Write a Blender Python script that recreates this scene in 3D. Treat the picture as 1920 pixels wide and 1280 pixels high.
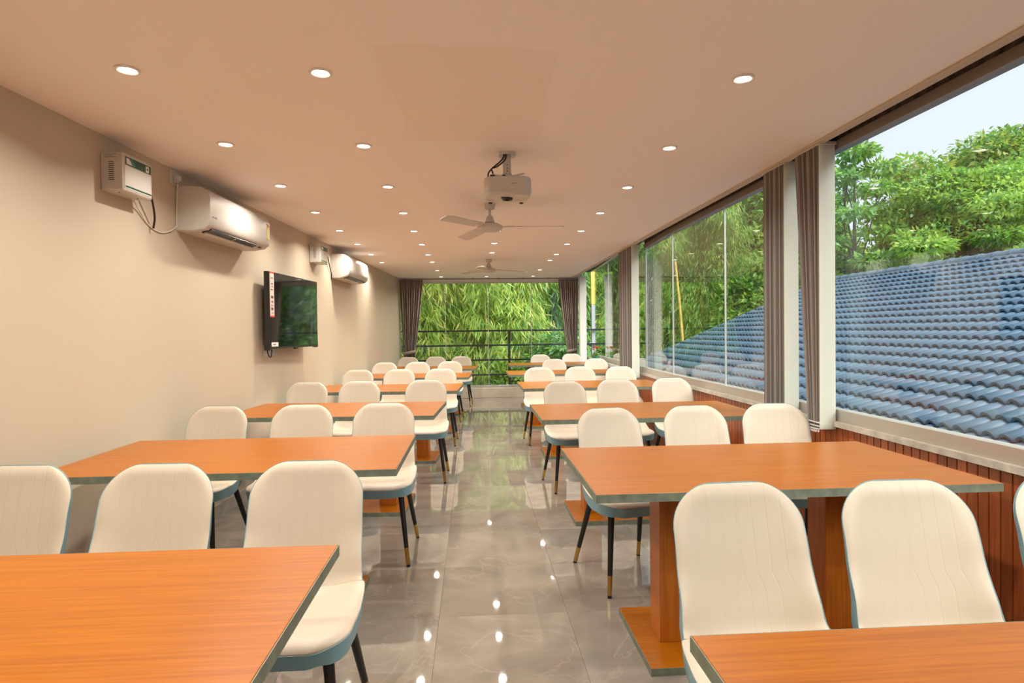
import bpy, bmesh, math, random
import numpy as np
from mathutils import Vector, Matrix

random.seed(7)
rng = np.random.default_rng(11)
for o in list(bpy.data.objects):
    bpy.data.objects.remove(o)
S = bpy.context.scene
C = S.collection

# ------------------------------------------------------------------ camera
F_PX, EYE = 1150.0, 1.325                       # focal length in pixels of the 1920 wide frame, eye height
_dy = Vector(((888 - 960) / F_PX, -(622 - 640) / F_PX, -1.0)).normalized()   # room axis seen by the lens
_dx = Vector((1.0, 0.012, 0.0)); _dx = (_dx - _dy * _dx.dot(_dy)).normalized()
_dz = _dx.cross(_dy)
ROT = Matrix((_dx, _dy, _dz))                   # camera space -> room space
cam_data = bpy.data.cameras.new('camera')
cam_data.sensor_width = 36.0
cam_data.lens = 36.0 * F_PX / 1920.0
cam_data.clip_start, cam_data.clip_end = 0.02, 300
camera = bpy.data.objects.new('camera', cam_data)
camera.matrix_world = Matrix.Translation((0, 0, EYE)) @ ROT.to_4x4()
C.objects.link(camera)
S.camera = camera

def ray(x, y):
    return ROT @ Vector(((x - 960) / F_PX, -(y - 640) / F_PX, -1.0))
def on_x(x, y, X):
    r = ray(x, y); return Vector((0, 0, EYE)) + r * (X / r.x)
def project(p):
    c = ROT.transposed() @ (Vector(p) - Vector((0, 0, EYE)))
    return (960 + F_PX * c.x / -c.z, 640 - F_PX * c.y / -c.z, -c.z)

# ------------------------------------------------------------------ sky, exposure
W = bpy.data.worlds.new('overcast'); S.world = W; W.use_nodes = True
bg = W.node_tree.nodes['Background']
bg.inputs[0].default_value = (0.80, 0.88, 1.0, 1)
bg.inputs[1].default_value = 0.87
LAMP_W = 6.3                                    # each ceiling downlight
LAMP_COL = (1.0, 0.93, 0.81)
sun_data = bpy.data.lights.new('hazy_sun', 'SUN'); sun_data.energy = 5.4; sun_data.angle = math.radians(50); sun_data.color = (1.0, 0.97, 0.90)
sun = bpy.data.objects.new('hazy_sun', sun_data); C.objects.link(sun)
sun.rotation_euler = Vector((-0.28, 0.68, -0.68)).to_track_quat('-Z', 'Y').to_euler()      # behind the room, on the glass side, high
S.view_settings.view_transform = 'Standard'
S.view_settings.look = 'None'
S.view_settings.gamma = 1.0
S.view_settings.use_curve_mapping = False
S.view_settings.exposure = 0.47

# ------------------------------------------------------------------ node materials
MATS = {}
def nt(m): return m.node_tree.nodes, m.node_tree.links
def mat(name, col, rough=0.5, metal=0.0, spec=0.5, emit=None, estr=0.0, coat=0.0, bump=None, var=0.0, vscale=8.0, transl=0.0):
    """plain principled material; var = noise variation of the colour, bump = (scale, strength)"""
    m = bpy.data.materials.new(name); m.use_nodes = True
    N, L = nt(m); b = N['Principled BSDF']
    b.inputs['Base Color'].default_value = (*col, 1)
    b.inputs['Roughness'].default_value = rough
    b.inputs['Metallic'].default_value = metal
    b.inputs['Specular IOR Level'].default_value = spec
    b.inputs['Coat Weight'].default_value = coat
    if emit:
        b.inputs['Emission Color'].default_value = (*emit, 1); b.inputs['Emission Strength'].default_value = estr
    if var or bump:
        tc = N.new('ShaderNodeTexCoord')
    if var:
        n = N.new('ShaderNodeTexNoise'); n.inputs['Scale'].default_value = vscale; n.inputs['Detail'].default_value = 5
        L.new(tc.outputs['Object'], n.inputs['Vector'])
        r = N.new('ShaderNodeValToRGB')
        r.color_ramp.elements[0].position = 0.3; r.color_ramp.elements[1].position = 0.7
        r.color_ramp.elements[0].color = (*[c * (1 - var) for c in col], 1)
        r.color_ramp.elements[1].color = (*[min(1, c * (1 + var)) for c in col], 1)
        L.new(n.outputs['Fac'], r.inputs['Fac']); L.new(r.outputs['Color'], b.inputs['Base Color'])
    if bump:
        n = N.new('ShaderNodeTexNoise'); n.inputs['Scale'].default_value = bump[0]; n.inputs['Detail'].default_value = 3
        L.new(tc.outputs['Object'], n.inputs['Vector'])
        bp = N.new('ShaderNodeBump'); bp.inputs['Strength'].default_value = bump[1]; bp.inputs['Distance'].default_value = 0.004
        L.new(n.outputs['Fac'], bp.inputs['Height']); L.new(bp.outputs['Normal'], b.inputs['Normal'])
    if transl:
        out = N['Material Output']; t = N.new('ShaderNodeBsdfTranslucent'); mx = N.new('ShaderNodeMixShader')
        t.inputs['Color'].default_value = (min(1, col[0] * 1.5), min(1, col[1] * 1.5), col[2] * 0.8, 1)
        mx.inputs[0].default_value = transl
        L.new(b.outputs[0], mx.inputs[1]); L.new(t.outputs[0], mx.inputs[2]); L.new(mx.outputs[0], out.inputs['Surface'])
    MATS[name] = m
    return m

def wood(name, c1, c2, rough=0.35, grain=(1.2, 26, 26), coat=0.0, spec=0.5, rand=0.0):
    m = bpy.data.materials.new(name); m.use_nodes = True
    N, L = nt(m); b = N['Principled BSDF']
    b.inputs['Roughness'].default_value = rough; b.inputs['Coat Weight'].default_value = coat
    b.inputs['Specular IOR Level'].default_value = spec
    tc = N.new('ShaderNodeTexCoord'); mp = N.new('ShaderNodeMapping'); mp.inputs['Scale'].default_value = grain
    L.new(tc.outputs['Object'], mp.inputs['Vector'])
    oi = N.new('ShaderNodeObjectInfo')
    add = N.new('ShaderNodeVectorMath'); add.operation = 'ADD'
    sc = N.new('ShaderNodeMath'); sc.operation = 'MULTIPLY'; sc.inputs[1].default_value = 37.0
    L.new(oi.outputs['Random'], sc.inputs[0]); L.new(mp.outputs[0], add.inputs[0]); L.new(sc.outputs[0], add.inputs[1])
    n = N.new('ShaderNodeTexNoise'); n.inputs['Scale'].default_value = 3.0; n.inputs['Detail'].default_value = 7
    n.inputs['Roughness'].default_value = 0.62; n.inputs['Distortion'].default_value = 0.6
    L.new(add.outputs[0], n.inputs['Vector'])
    r = N.new('ShaderNodeValToRGB'); r.color_ramp.elements[0].position = 0.33; r.color_ramp.elements[1].position = 0.64
    r.color_ramp.elements[0].color = (*c1, 1); r.color_ramp.elements[1].color = (*c2, 1)
    L.new(n.outputs['Fac'], r.inputs['Fac'])
    last = r.outputs['Color']
    if rand:
        hv = N.new('ShaderNodeHueSaturation'); mr = N.new('ShaderNodeMapRange')
        mr.inputs[3].default_value = 1 - rand; mr.inputs[4].default_value = 1 + rand
        L.new(oi.outputs['Random'], mr.inputs[0]); L.new(mr.outputs[0], hv.inputs['Value']); L.new(last, hv.inputs['Color'])
        last = hv.outputs[0]
    L.new(last, b.inputs['Base Color'])
    MATS[name] = m
    return m

mat('wall_paint', (0.56, 0.483, 0.373), 0.6, bump=(180, 0.05), spec=0.3)
mat('white_paint', (0.80, 0.78, 0.74), 0.5)
mat('skirting', (0.42, 0.40, 0.37), 0.25, var=0.12)
wood('laminate', (0.275, 0.074, 0.001), (0.385, 0.118, 0.002), 0.33, (1.0, 34, 34), spec=0.26)
wood('laminate_leg', (0.36, 0.09, 0.006), (0.50, 0.145, 0.01), 0.35, (22, 22, 1.0))
mat('edge_band', (0.17, 0.19, 0.14), 0.45, var=0.25, vscale=30)
wood('panel_wood', (0.30, 0.062, 0.014), (0.46, 0.115, 0.026), 0.32, (30, 30, 1.1), rand=0.22)
mat('panel_gap', (0.03, 0.012, 0.008), 0.8)
mat('leather_plain', (0.555, 0.48, 0.385), 0.42, bump=(420, 0.10))
mat('blue_leather', (0.20, 0.36, 0.42), 0.42, bump=(420, 0.12))
mat('black_metal', (0.012, 0.011, 0.012), 0.35)
mat('brass', (0.62, 0.40, 0.13), 0.28, metal=1.0)
mat('aluminium', (0.56, 0.55, 0.53), 0.35, metal=0.6)
mat('frame_brown', (0.30, 0.255, 0.22), 0.4, metal=0.2)
mat('rail_grey', (0.46, 0.43, 0.39), 0.35, metal=0.3)
mat('stone_ledge', (0.52, 0.49, 0.44), 0.35, var=0.25, vscale=14)
mat('kerb_tile', (0.62, 0.53, 0.43), 0.2, var=0.08)
mat('rough_slot', (0.10, 0.085, 0.075), 0.9, var=0.6, vscale=20)
mat('appliance_white', (0.60, 0.575, 0.54), 0.4)
mat('appliance_grey', (0.60, 0.59, 0.57), 0.4)
mat('dark_plastic', (0.015, 0.015, 0.016), 0.35)
mat('screen', (0.006, 0.007, 0.007), 0.04, spec=0.9, coat=1.0)
mat('green_print', (0.01, 0.09, 0.05), 0.4, var=0.4, vscale=60)
mat('teal_print', (0.05, 0.25, 0.24), 0.4)
mat('paper_white', (0.80, 0.80, 0.78), 0.5)
mat('print_dark', (0.05, 0.05, 0.055), 0.5)
mat('print_grey', (0.28, 0.27, 0.26), 0.5)
mat('sticker_red', (0.66, 0.06, 0.05), 0.45)
mat('sticker_pink', (0.78, 0.52, 0.47), 0.5, var=0.06, vscale=120)
mat('sticker_yellow', (0.72, 0.60, 0.14), 0.5)
mat('cable_white', (0.72, 0.68, 0.60), 0.5)
mat('cable_black', (0.02, 0.008, 0.008), 0.5)
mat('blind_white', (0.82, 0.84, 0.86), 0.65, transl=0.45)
mat('blind_shade_dark', (0.30, 0.275, 0.26), 0.75, bump=(300, 0.15))  # slat fabric with the shade inside the stack put into its colour
mat('blind_shade_pale', (0.62, 0.58, 0.55), 0.75, bump=(300, 0.15))  # paler stripe of the same painted slat shade
mat('bead', (0.80, 0.79, 0.77), 0.35)
mat('curtain_cloth', (0.31, 0.25, 0.215), 0.8, bump=(200, 0.2), var=0.12, vscale=5)
mat('rail_black', (0.02, 0.024, 0.026), 0.35)
mat('roof_tile', (0.088, 0.158, 0.235), 0.42, var=0.16, vscale=3.0)
mat('roof_dark', (0.10, 0.14, 0.18), 0.7)
mat('house_wall', (0.62, 0.58, 0.50), 0.8, var=0.06)
mat('soil', (0.08, 0.085, 0.04), 0.95, var=0.4, vscale=0.8)
mat('bark', (0.11, 0.085, 0.06), 0.9, var=0.35, vscale=6)
mat('culm_yellow', (0.62, 0.42, 0.10), 0.5, var=0.2, vscale=4)
mat('culm_green', (0.30, 0.32, 0.08), 0.5, var=0.2, vscale=4)
mat('leaf_lime', (0.40, 0.56, 0.14), 0.5, transl=0.4)
mat('bamboo_lime', (0.60, 0.70, 0.18), 0.5, transl=0.4)
mat('bamboo_gold', (0.76, 0.66, 0.24), 0.5, transl=0.4)
mat('bamboo_fresh', (0.42, 0.60, 0.15), 0.5, transl=0.4)
mat('leaf_yellow', (0.66, 0.60, 0.16), 0.5, transl=0.4)
mat('leaf_fresh', (0.25, 0.46, 0.12), 0.45, transl=0.4)
mat('leaf_green', (0.17, 0.35, 0.07), 0.45, transl=0.35)
mat('leaf_blue', (0.17, 0.36, 0.15), 0.4, transl=0.3)
mat('leaf_dark', (0.08, 0.20, 0.05), 0.45, transl=0.3)
mat('leaf_olive', (0.36, 0.40, 0.11), 0.5, transl=0.35)
mat('petal_red', (0.62, 0.05, 0.02), 0.5, transl=0.2)
mat('petal_orange', (0.85, 0.30, 0.04), 0.5, transl=0.2)
mat('pot_green', (0.05, 0.22, 0.10), 0.35)
mat('post_yellow', (0.72, 0.47, 0.10), 0.5)
mat('post_grey', (0.34, 0.38, 0.40), 0.5)
mat('lamp_lens', (1, 1, 1), 0.4, emit=(1.0, 0.90, 0.76), estr=6)

def m_ceiling():
    m = bpy.data.materials.new('ceiling_paint'); m.use_nodes = True; N, L = nt(m); b = N['Principled BSDF']
    b.inputs['Roughness'].default_value = 0.6; b.inputs['Specular IOR Level'].default_value = 0.25
    tc = N.new('ShaderNodeTexCoord'); n = N.new('ShaderNodeTexNoise'); n.inputs['Scale'].default_value = 3.2; n.inputs['Detail'].default_value = 3
    L.new(tc.outputs['Object'], n.inputs['Vector'])
    ws = N.new('ShaderNodeVectorMath'); ws.operation = 'SCALE'; ws.inputs['Scale'].default_value = 0.16
    L.new(n.outputs['Color'], ws.inputs[0])
    ad = N.new('ShaderNodeVectorMath'); ad.operation = 'ADD'; L.new(tc.outputs['Object'], ad.inputs[0]); L.new(ws.outputs[0], ad.inputs[1])
    sp = N.new('ShaderNodeSeparateXYZ'); L.new(ad.outputs[0], sp.inputs[0])
    def band(out, lo, hi):                      # soft 0..1 inside [lo, hi]
        a = N.new('ShaderNodeMapRange'); a.inputs[1].default_value = lo - 0.012; a.inputs[2].default_value = lo + 0.012
        c = N.new('ShaderNodeMapRange'); c.inputs[1].default_value = hi + 0.012; c.inputs[2].default_value = hi - 0.012
        L.new(out, a.inputs[0]); L.new(out, c.inputs[0])
        mu = N.new('ShaderNodeMath'); mu.operation = 'MULTIPLY'; L.new(a.outputs[0], mu.inputs[0]); L.new(c.outputs[0], mu.inputs[1])
        return mu.outputs[0]
    mu = N.new('ShaderNodeMath'); mu.operation = 'MULTIPLY'
    L.new(band(sp.outputs[0], -0.27, 0.44), mu.inputs[0]); L.new(band(sp.outputs[1], 2.40, 3.54), mu.inputs[1])
    mx = N.new('ShaderNodeMix'); mx.data_type = 'RGBA'
    mx.inputs['A'].default_value = (0.92, 0.875, 0.835, 1); mx.inputs['B'].default_value = (0.895, 0.835, 0.765, 1)   # repainted patch
    L.new(mu.outputs[0], mx.inputs['Factor']); L.new(mx.outputs['Result'], b.inputs['Base Color'])
    MATS['ceiling_paint'] = m
m_ceiling()

def m_marble():
    m = bpy.data.materials.new('marble_tile'); m.use_nodes = True; N, L = nt(m); b = N['Principled BSDF']
    b.inputs['Roughness'].default_value = 0.03; b.inputs['Specular IOR Level'].default_value = 0.62
    tc = N.new('ShaderNodeTexCoord'); oi = N.new('ShaderNodeObjectInfo')
    sc = N.new('ShaderNodeMath'); sc.operation = 'MULTIPLY'; sc.inputs[1].default_value = 61.0; L.new(oi.outputs['Random'], sc.inputs[0])
    ad = N.new('ShaderNodeVectorMath'); ad.operation = 'ADD'; L.new(tc.outputs['Object'], ad.inputs[0]); L.new(sc.outputs[0], ad.inputs[1])
    n = N.new('ShaderNodeTexNoise'); n.inputs['Scale'].default_value = 2.6; n.inputs['Detail'].default_value = 8; n.inputs['Distortion'].default_value = 1.1
    L.new(ad.outputs[0], n.inputs['Vector'])
    r = N.new('ShaderNodeValToRGB'); r.color_ramp.elements[0].position = 0.3; r.color_ramp.elements[1].position = 0.72
    r.color_ramp.elements[0].color = (0.225, 0.195, 0.162, 1); r.color_ramp.elements[1].color = (0.33, 0.29, 0.245, 1)
    L.new(n.outputs['Fac'], r.inputs['Fac'])
    n2 = N.new('ShaderNodeTexNoise'); n2.inputs['Scale'].default_value = 1.3; n2.inputs['Detail'].default_value = 6; n2.inputs['Distortion'].default_value = 2.2
    L.new(ad.outputs[0], n2.inputs['Vector'])
    v = N.new('ShaderNodeValToRGB'); e = v.color_ramp.elements
    e[0].position = 0.487; e[0].color = (0, 0, 0, 1); e[1].position = 0.5; e[1].color = (1, 1, 1, 1)
    k = e.new(0.513); k.color = (0, 0, 0, 1)
    L.new(n2.outputs['Fac'], v.inputs['Fac'])
    ms = N.new('ShaderNodeMath'); ms.operation = 'MULTIPLY'; ms.inputs[1].default_value = 0.3; L.new(v.outputs['Color'], ms.inputs[0])
    mx = N.new('ShaderNodeMix'); mx.data_type = 'RGBA'; mx.inputs['B'].default_value = (0.45, 0.40, 0.345, 1)
    L.new(ms.outputs[0], mx.inputs['Factor']); L.new(r.outputs['Color'], mx.inputs['A'])
    hv = N.new('ShaderNodeHueSaturation'); mr = N.new('ShaderNodeMapRange'); mr.inputs[3].default_value = 0.93; mr.inputs[4].default_value = 1.06
    L.new(oi.outputs['Random'], mr.inputs[0]); L.new(mr.outputs[0], hv.inputs['Value']); L.new(mx.outputs['Result'], hv.inputs['Color'])
    L.new(hv.outputs[0], b.inputs['Base Color'])
    MATS['marble_tile'] = m
m_marble()

def m_quilt():
    """cream leather of the chair back: stitched channels with a kink half way up (fine relief from the UV map, in metres)"""
    m = bpy.data.materials.new('leather_quilt'); m.use_nodes = True; N, L = nt(m); b = N['Principled BSDF']
    b.inputs['Base Color'].default_value = (0.575, 0.497, 0.40, 1); b.inputs['Roughness'].default_value = 0.42
    uv = N.new('ShaderNodeUVMap'); sp = N.new('ShaderNodeSeparateXYZ'); L.new(uv.outputs[0], sp.inputs[0])
    def M(op, a, c=None, d=None):
        n = N.new('ShaderNodeMath'); n.operation = op
        for i, x in enumerate((a, c, d)):
            if x is None: continue
            if isinstance(x, (int, float)): n.inputs[i].default_value = x
            else: L.new(x, n.inputs[i])
        return n.outputs[0]
    kink = N.new('ShaderNodeMapRange'); kink.inputs[1].default_value = 0.165; kink.inputs[2].default_value = 0.215
    kink.inputs[3].default_value = 0.0; kink.inputs[4].default_value = 0.018
    L.new(sp.outputs[1], kink.inputs[0])
    xx = M('ADD', M('ABSOLUTE', sp.outputs[0]), kink.outputs[0])
    fr = M('ABSOLUTE', M('SUBTRACT', M('FRACT', M('DIVIDE', xx, 0.042)), 0.5))
    gro = N.new('ShaderNodeMapRange'); gro.inputs[1].default_value = 0.0; gro.inputs[2].default_value = 0.09
    L.new(fr, gro.inputs[0])
    lim = N.new('ShaderNodeMapRange'); lim.inputs[1].default_value = 0.125; lim.inputs[2].default_value = 0.15    # no channels near the rim
    L.new(M('ABSOLUTE', sp.outputs[0]), lim.inputs[0])
    h = M('MAXIMUM', gro.outputs[0], lim.outputs[0])
    bp = N.new('ShaderNodeBump'); bp.inputs['Strength'].default_value = 0.22; bp.inputs['Distance'].default_value = 0.0025
    L.new(h, bp.inputs['Height']); L.new(bp.outputs[0], b.inputs['Normal'])
    MATS['leather_quilt'] = m
m_quilt()

def m_glass():
    m = bpy.data.materials.new('window_glass'); m.use_nodes = True; N, L = nt(m)
    N.remove(N['Principled BSDF']); out = N['Material Output']
    t = N.new('ShaderNodeBsdfTransparent'); t.inputs[0].default_value = (0.965, 0.985, 0.975, 1)
    g = N.new('ShaderNodeBsdfGlossy'); g.inputs['Roughness'].default_value = 0.0; g.inputs[0].default_value = (1, 1, 1, 1)
    lw = N.new('ShaderNodeLayerWeight'); lw.inputs[0].default_value = 0.5
    p = N.new('ShaderNodeMath'); p.operation = 'POWER'; p.inputs[1].default_value = 5.0; L.new(lw.outputs['Facing'], p.inputs[0])
    q = N.new('ShaderNodeMath'); q.operation = 'MULTIPLY_ADD'; q.inputs[1].default_value = 0.95; q.inputs[2].default_value = 0.045; L.new(p.outputs[0], q.inputs[0])
    mx = N.new('ShaderNodeMixShader'); L.new(q.outputs[0], mx.inputs[0]); L.new(t.outputs[0], mx.inputs[1]); L.new(g.outputs[0], mx.inputs[2])
    L.new(mx.outputs[0], out.inputs['Surface'])
    MATS['window_glass'] = m
m_glass()

# ------------------------------------------------------------------ mesh helpers
class MB:
    """collects simple shapes and links them as ONE mesh object"""
    def __init__(s): s.v = []; s.f = []; s.mi = []; s.uv = None
    def add(s, v, f, mi=0):
        o = len(s.v); s.v += [tuple(p) for p in v]; s.f += [tuple(i + o for i in q) for q in f]; s.mi += [mi] * len(f); return s
    def box(s, x0, x1, y0, y1, z0, z1, mi=0, ch=0.0):
        if ch > 0:
            bm = bmesh.new(); bmesh.ops.create_cube(bm, size=1.0)
            for q in bm.verts: q.co = Vector(((x0 + x1) / 2 + q.co.x * (x1 - x0), (y0 + y1) / 2 + q.co.y * (y1 - y0), (z0 + z1) / 2 + q.co.z * (z1 - z0)))
            bmesh.ops.bevel(bm, geom=bm.edges[:], offset=ch, segments=1, affect='EDGES', profile=0.5)
            bm.verts.index_update()
            s.add([q.co[:] for q in bm.verts], [[q.index for q in f.verts] for f in bm.faces], mi); bm.free(); return s
        return s.add([(x0, y0, z0), (x1, y0, z0), (x1, y1, z0), (x0, y1, z0), (x0, y0, z1), (x1, y0, z1), (x1, y1, z1), (x0, y1, z1)],
                     [(0, 3, 2, 1), (4, 5, 6, 7), (0, 1, 5, 4), (1, 2, 6, 5), (2, 3, 7, 6), (3, 0, 4, 7)], mi)
    def prism(s, poly, z0, z1, mi=0):            # poly counter-clockwise in xy
        n = len(poly)
        return s.add([(x, y, z0) for x, y in poly] + [(x, y, z1) for x, y in poly],
                     [tuple(range(n - 1, -1, -1)), tuple(range(n, 2 * n))] + [(i, (i + 1) % n, n + (i + 1) % n, n + i) for i in range(n)], mi)
    def tube(s, pts, rad, n=10, mi=0):
        pts = [Vector(p) for p in pts]
        if not hasattr(rad, '__len__'): rad = [rad] * len(pts)
        vs = []; up = None
        for i, p in enumerate(pts):
            d = (pts[min(i + 1, len(pts) - 1)] - pts[max(i - 1, 0)]).normalized()
            if up is None: up = Vector((0, 0, 1)) if abs(d.z) < 0.9 else Vector((1, 0, 0))
            a = d.cross(up).normalized(); b = a.cross(d); up = b
            vs += [p + (a * math.cos(2 * math.pi * k / n) + b * math.sin(2 * math.pi * k / n)) * rad[i] for k in range(n)]
        m = len(pts)
        fs = [(i * n + k, i * n + (k + 1) % n, (i + 1) * n + (k + 1) % n, (i + 1) * n + k) for i in range(m - 1) for k in range(n)]
        fs += [tuple(range(n - 1, -1, -1)), tuple((m - 1) * n + k for k in range(n))]
        return s.add(vs, fs, mi)
    def lathe(s, prof, n=24, c=(0, 0, 0), mi=0):  # prof = [(r, z)], closed with caps
        vs = [(c[0] + r * math.cos(2 * math.pi * k / n), c[1] + r * math.sin(2 * math.pi * k / n), c[2] + z) for r, z in prof for k in range(n)]
        m = len(prof)
        fs = [(i * n + k, i * n + (k + 1) % n, (i + 1) * n + (k + 1) % n, (i + 1) * n + k) for i in range(m - 1) for k in range(n)]
        fs += [tuple(range(n - 1, -1, -1)), tuple((m - 1) * n + k for k in range(n))]
        return s.add(vs, fs, mi)
    def mesh(s, name, mats, smooth=False, angle=35):
        me = bpy.data.meshes.new(name); me.from_pydata(s.v, [], s.f)
        for k in (mats if isinstance(mats, (list, tuple)) else [mats]): me.materials.append(MATS[k])
        if any(s.mi): me.polygons.foreach_set('material_index', s.mi)
        bm = bmesh.new(); bm.from_mesh(me); bmesh.ops.recalc_face_normals(bm, faces=bm.faces[:]); bm.to_mesh(me); bm.free()
        if smooth:
            me.polygons.foreach_set('use_smooth', [True] * len(me.polygons))
            me.set_sharp_from_angle(angle=math.radians(angle))
        me.update(); return me
    def build(s, name, mats, parent=None, smooth=False, angle=35):
        return link(name, s.mesh(name, mats, smooth, angle), parent)

def link(name, me, parent=None):
    o = bpy.data.objects.new(name, me); C.objects.link(o)
    if parent is not None: o.parent = parent
    return o
def empty(name, loc=(0, 0, 0), rz=0.0, parent=None):
    o = bpy.data.objects.new(name, None); o.empty_display_size = 0.1; C.objects.link(o)
    o.location = loc; o.rotation_euler = (0, 0, rz)
    if parent is not None: o.parent = parent
    return o
def tag(o, label=None, cat=None, group=None, kind=None):
    if label: o['label'] = label
    if cat: o['category'] = cat
    if group: o['group'] = group
    if kind: o['kind'] = kind
    return o
def copy_tree(o, parent=None):
    c = o.copy(); C.objects.link(c); c.parent = parent
    for ch in list(o.children): copy_tree(ch, c)
    return c
def struct(o, label=None):
    o['kind'] = 'structure'
    if label: o['label'] = label
    return o
ORD = ['first', 'second', 'third', 'fourth', 'fifth', 'sixth', 'seventh', 'eighth', 'ninth', 'tenth', 'eleventh', 'twelfth']

# ------------------------------------------------------------------ the room shell
CEIL = 2.392
Y0, Y1 = -2.6, 12.30
WSK = 0.0563                                     # the plain wall runs in towards the garden end
def xl(y): return -1.987 + WSK * (y - 2.744)     # plain wall face
def xr(y): return 2.12 if y < 6.5 else 2.12 + (y - 6.5) * 0.052     # glass line
XE = 2.0                                         # edge of the false ceiling
WANG = -math.atan(WSK)

fl = struct(MB().prism([(xl(Y0) - .1, Y0), (xr(Y0) + .1, Y0), (2.25, 6.5), (2.55, Y1 + .1), (xl(Y1) - .1, Y1 + .1)], -0.30, -0.0105).build('floor', 'skirting'),
            'glossy greige marble tile floor running down the aisle')
TS = 0.60
tile_me = MB().box(-TS / 2 + .0004, TS / 2 - .0004, -TS / 2 + .0004, TS / 2 - .0004, -0.0105, 0.0, ch=0.0005).mesh('floor_tile', 'marble_tile')
def clipped_tile(x0, x1, y0, y1):
    poly = [(x0, y0), (x1, y0), (x1, y1), (x0, y1)]
    for side in (0, 1):                          # clip at the plain wall and at the glass wall
        out = []
        for (a, b) in zip(poly, poly[1:] + poly[:1]):
            fa, fb = [(p[0] - xl(p[1])) if side == 0 else (xr(p[1]) - p[0]) for p in (a, b)]
            if fa >= 0: out.append(a)
            if fa * fb < 0:
                t = fa / (fa - fb); out.append((a[0] + (b[0] - a[0]) * t, a[1] + (b[1] - a[1]) * t))
        poly = out
        if len(poly) < 3: return None
    return poly
nx0, ny0 = -0.177 - 4 * TS, 2.85 - 10 * TS
for i in range(9):
    for j in range(27):
        x0, y0 = nx0 + i * TS, ny0 + j * TS
        x1, y1 = x0 + TS, min(y0 + TS, Y1)
        if y0 >= Y1 or y1 <= Y0: continue
        if y0 < Y0: y0 = Y0
        full = x0 > max(xl(y0), xl(y1)) and x1 < min(xr(y0), xr(y1)) and abs(y1 - y0 - TS) < 1e-6
        if full:
            o = link('floor_tile', tile_me, fl); o.location = (x0 + TS / 2, y0 + TS / 2, 0)
        else:
            p = clipped_tile(x0 + .0008, x1 - .0008, y0 + .0008, y1 - .0008)
            if p: MB().prism(p, -0.0105, 0.0).build('floor_tile', 'marble_tile', fl)

struct(MB().prism([(xl(Y0) - .15, Y0 - .15), (XE, Y0 - .15), (XE, Y1 + .12), (xl(Y1) - .15, Y1 + .12)], CEIL, CEIL + 0.06).build('ceiling', 'ceiling_paint'),
       'smooth warm white ceiling with a faint repainted patch')
struct(MB().prism([(xl(Y0) - .15, Y0 - .15), (xr(Y0) + .04, Y0 - .15), (xr(Y1) + .04, Y1 + .5), (xl(Y1) - .15, Y1 + .5)], CEIL + 0.16, CEIL + 0.30).build('trim_1', 'rough_slot'),
       'rough concrete slab above the blind slot')
struct(MB().prism([(xl(Y0) - .15, Y0 - .15), (xl(Y0), Y0 - .15), (xl(Y1), Y1 + .12), (xl(Y1) - .15, Y1 + .12)], -0.0, CEIL).build('wall_left', 'wall_paint'),
       'plain cream painted wall')
struct(MB().prism([(xl(Y0), Y0), (xl(Y0) + .014, Y0), (xl(Y1) + .014, Y1), (xl(Y1), Y1)], 0.0, 0.09).build('baseboard_left', 'skirting'),
       'grey stone skirting along the cream wall')
struct(MB().box(xl(Y0), xr(Y0), Y0 - .15, Y0, 0, CEIL).build('wall_back', 'wall_paint'), 'cream wall closing the room')
# ceiling lip and slot above the glass
struct(MB().box(XE - .035, XE + .012, Y0, Y1, CEIL - 0.014, CEIL - 0.0005, ch=.002).build('trim_2', 'wall_paint'), 'narrow cream lip along the ceiling edge')
struct(MB().box(XE + .004, XE + .010, Y0, Y1, CEIL, CEIL + .16).build('trim_3', 'rough_slot'), 'dark inner side of the blind slot')

# far wall : kerb and window
ks = struct(MB().box(xl(Y1), xr(Y1), Y1 - .02, Y1 + .10, 0, 0.20, ch=.004).build('wall_far', 'kerb_tile'), 'low tiled kerb under the bamboo window')
struct(MB().box(xl(Y1), 2.2, Y1, Y1 + .10, 2.315, CEIL + .06).build('trim_4', 'white_paint'), 'pale lintel above the bamboo window')
SILL, HEAD, HEAD_B = 0.85, 2.345, 2.51
w1 = struct(empty('window_1', (0, Y1 + .05, 0)), 'wide frameless glass window at the bamboo end of the room')
seams = [xl(Y1) + .0, -0.557, 0.298, 1.166, 2.08]
for a, b in zip(seams, seams[1:]):
    MB().box(a + .004, b - .004, -.005, .005, 0.25, 2.30).build('pane', 'window_glass', w1)
for a in seams[1:-1]:
    MB().box(a - .006, a + .006, -.008, .008, 0.25, 2.30).build('joint_strip', 'aluminium', w1)
MB().box(xl(Y1), 2.1, -.03, .03, 0.20, 0.25, ch=.003).build('bottom_rail', 'aluminium', w1)
MB().box(xl(Y1), 2.1, -.025, .025, 2.297, 2.315, ch=.003).build('top_rail', 'aluminium', w1)
MB().box(2.08, 2.21, -.45, -.33, 0.20, CEIL - .001, ch=.004).build('corner_post', 'white_paint', w1)

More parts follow.
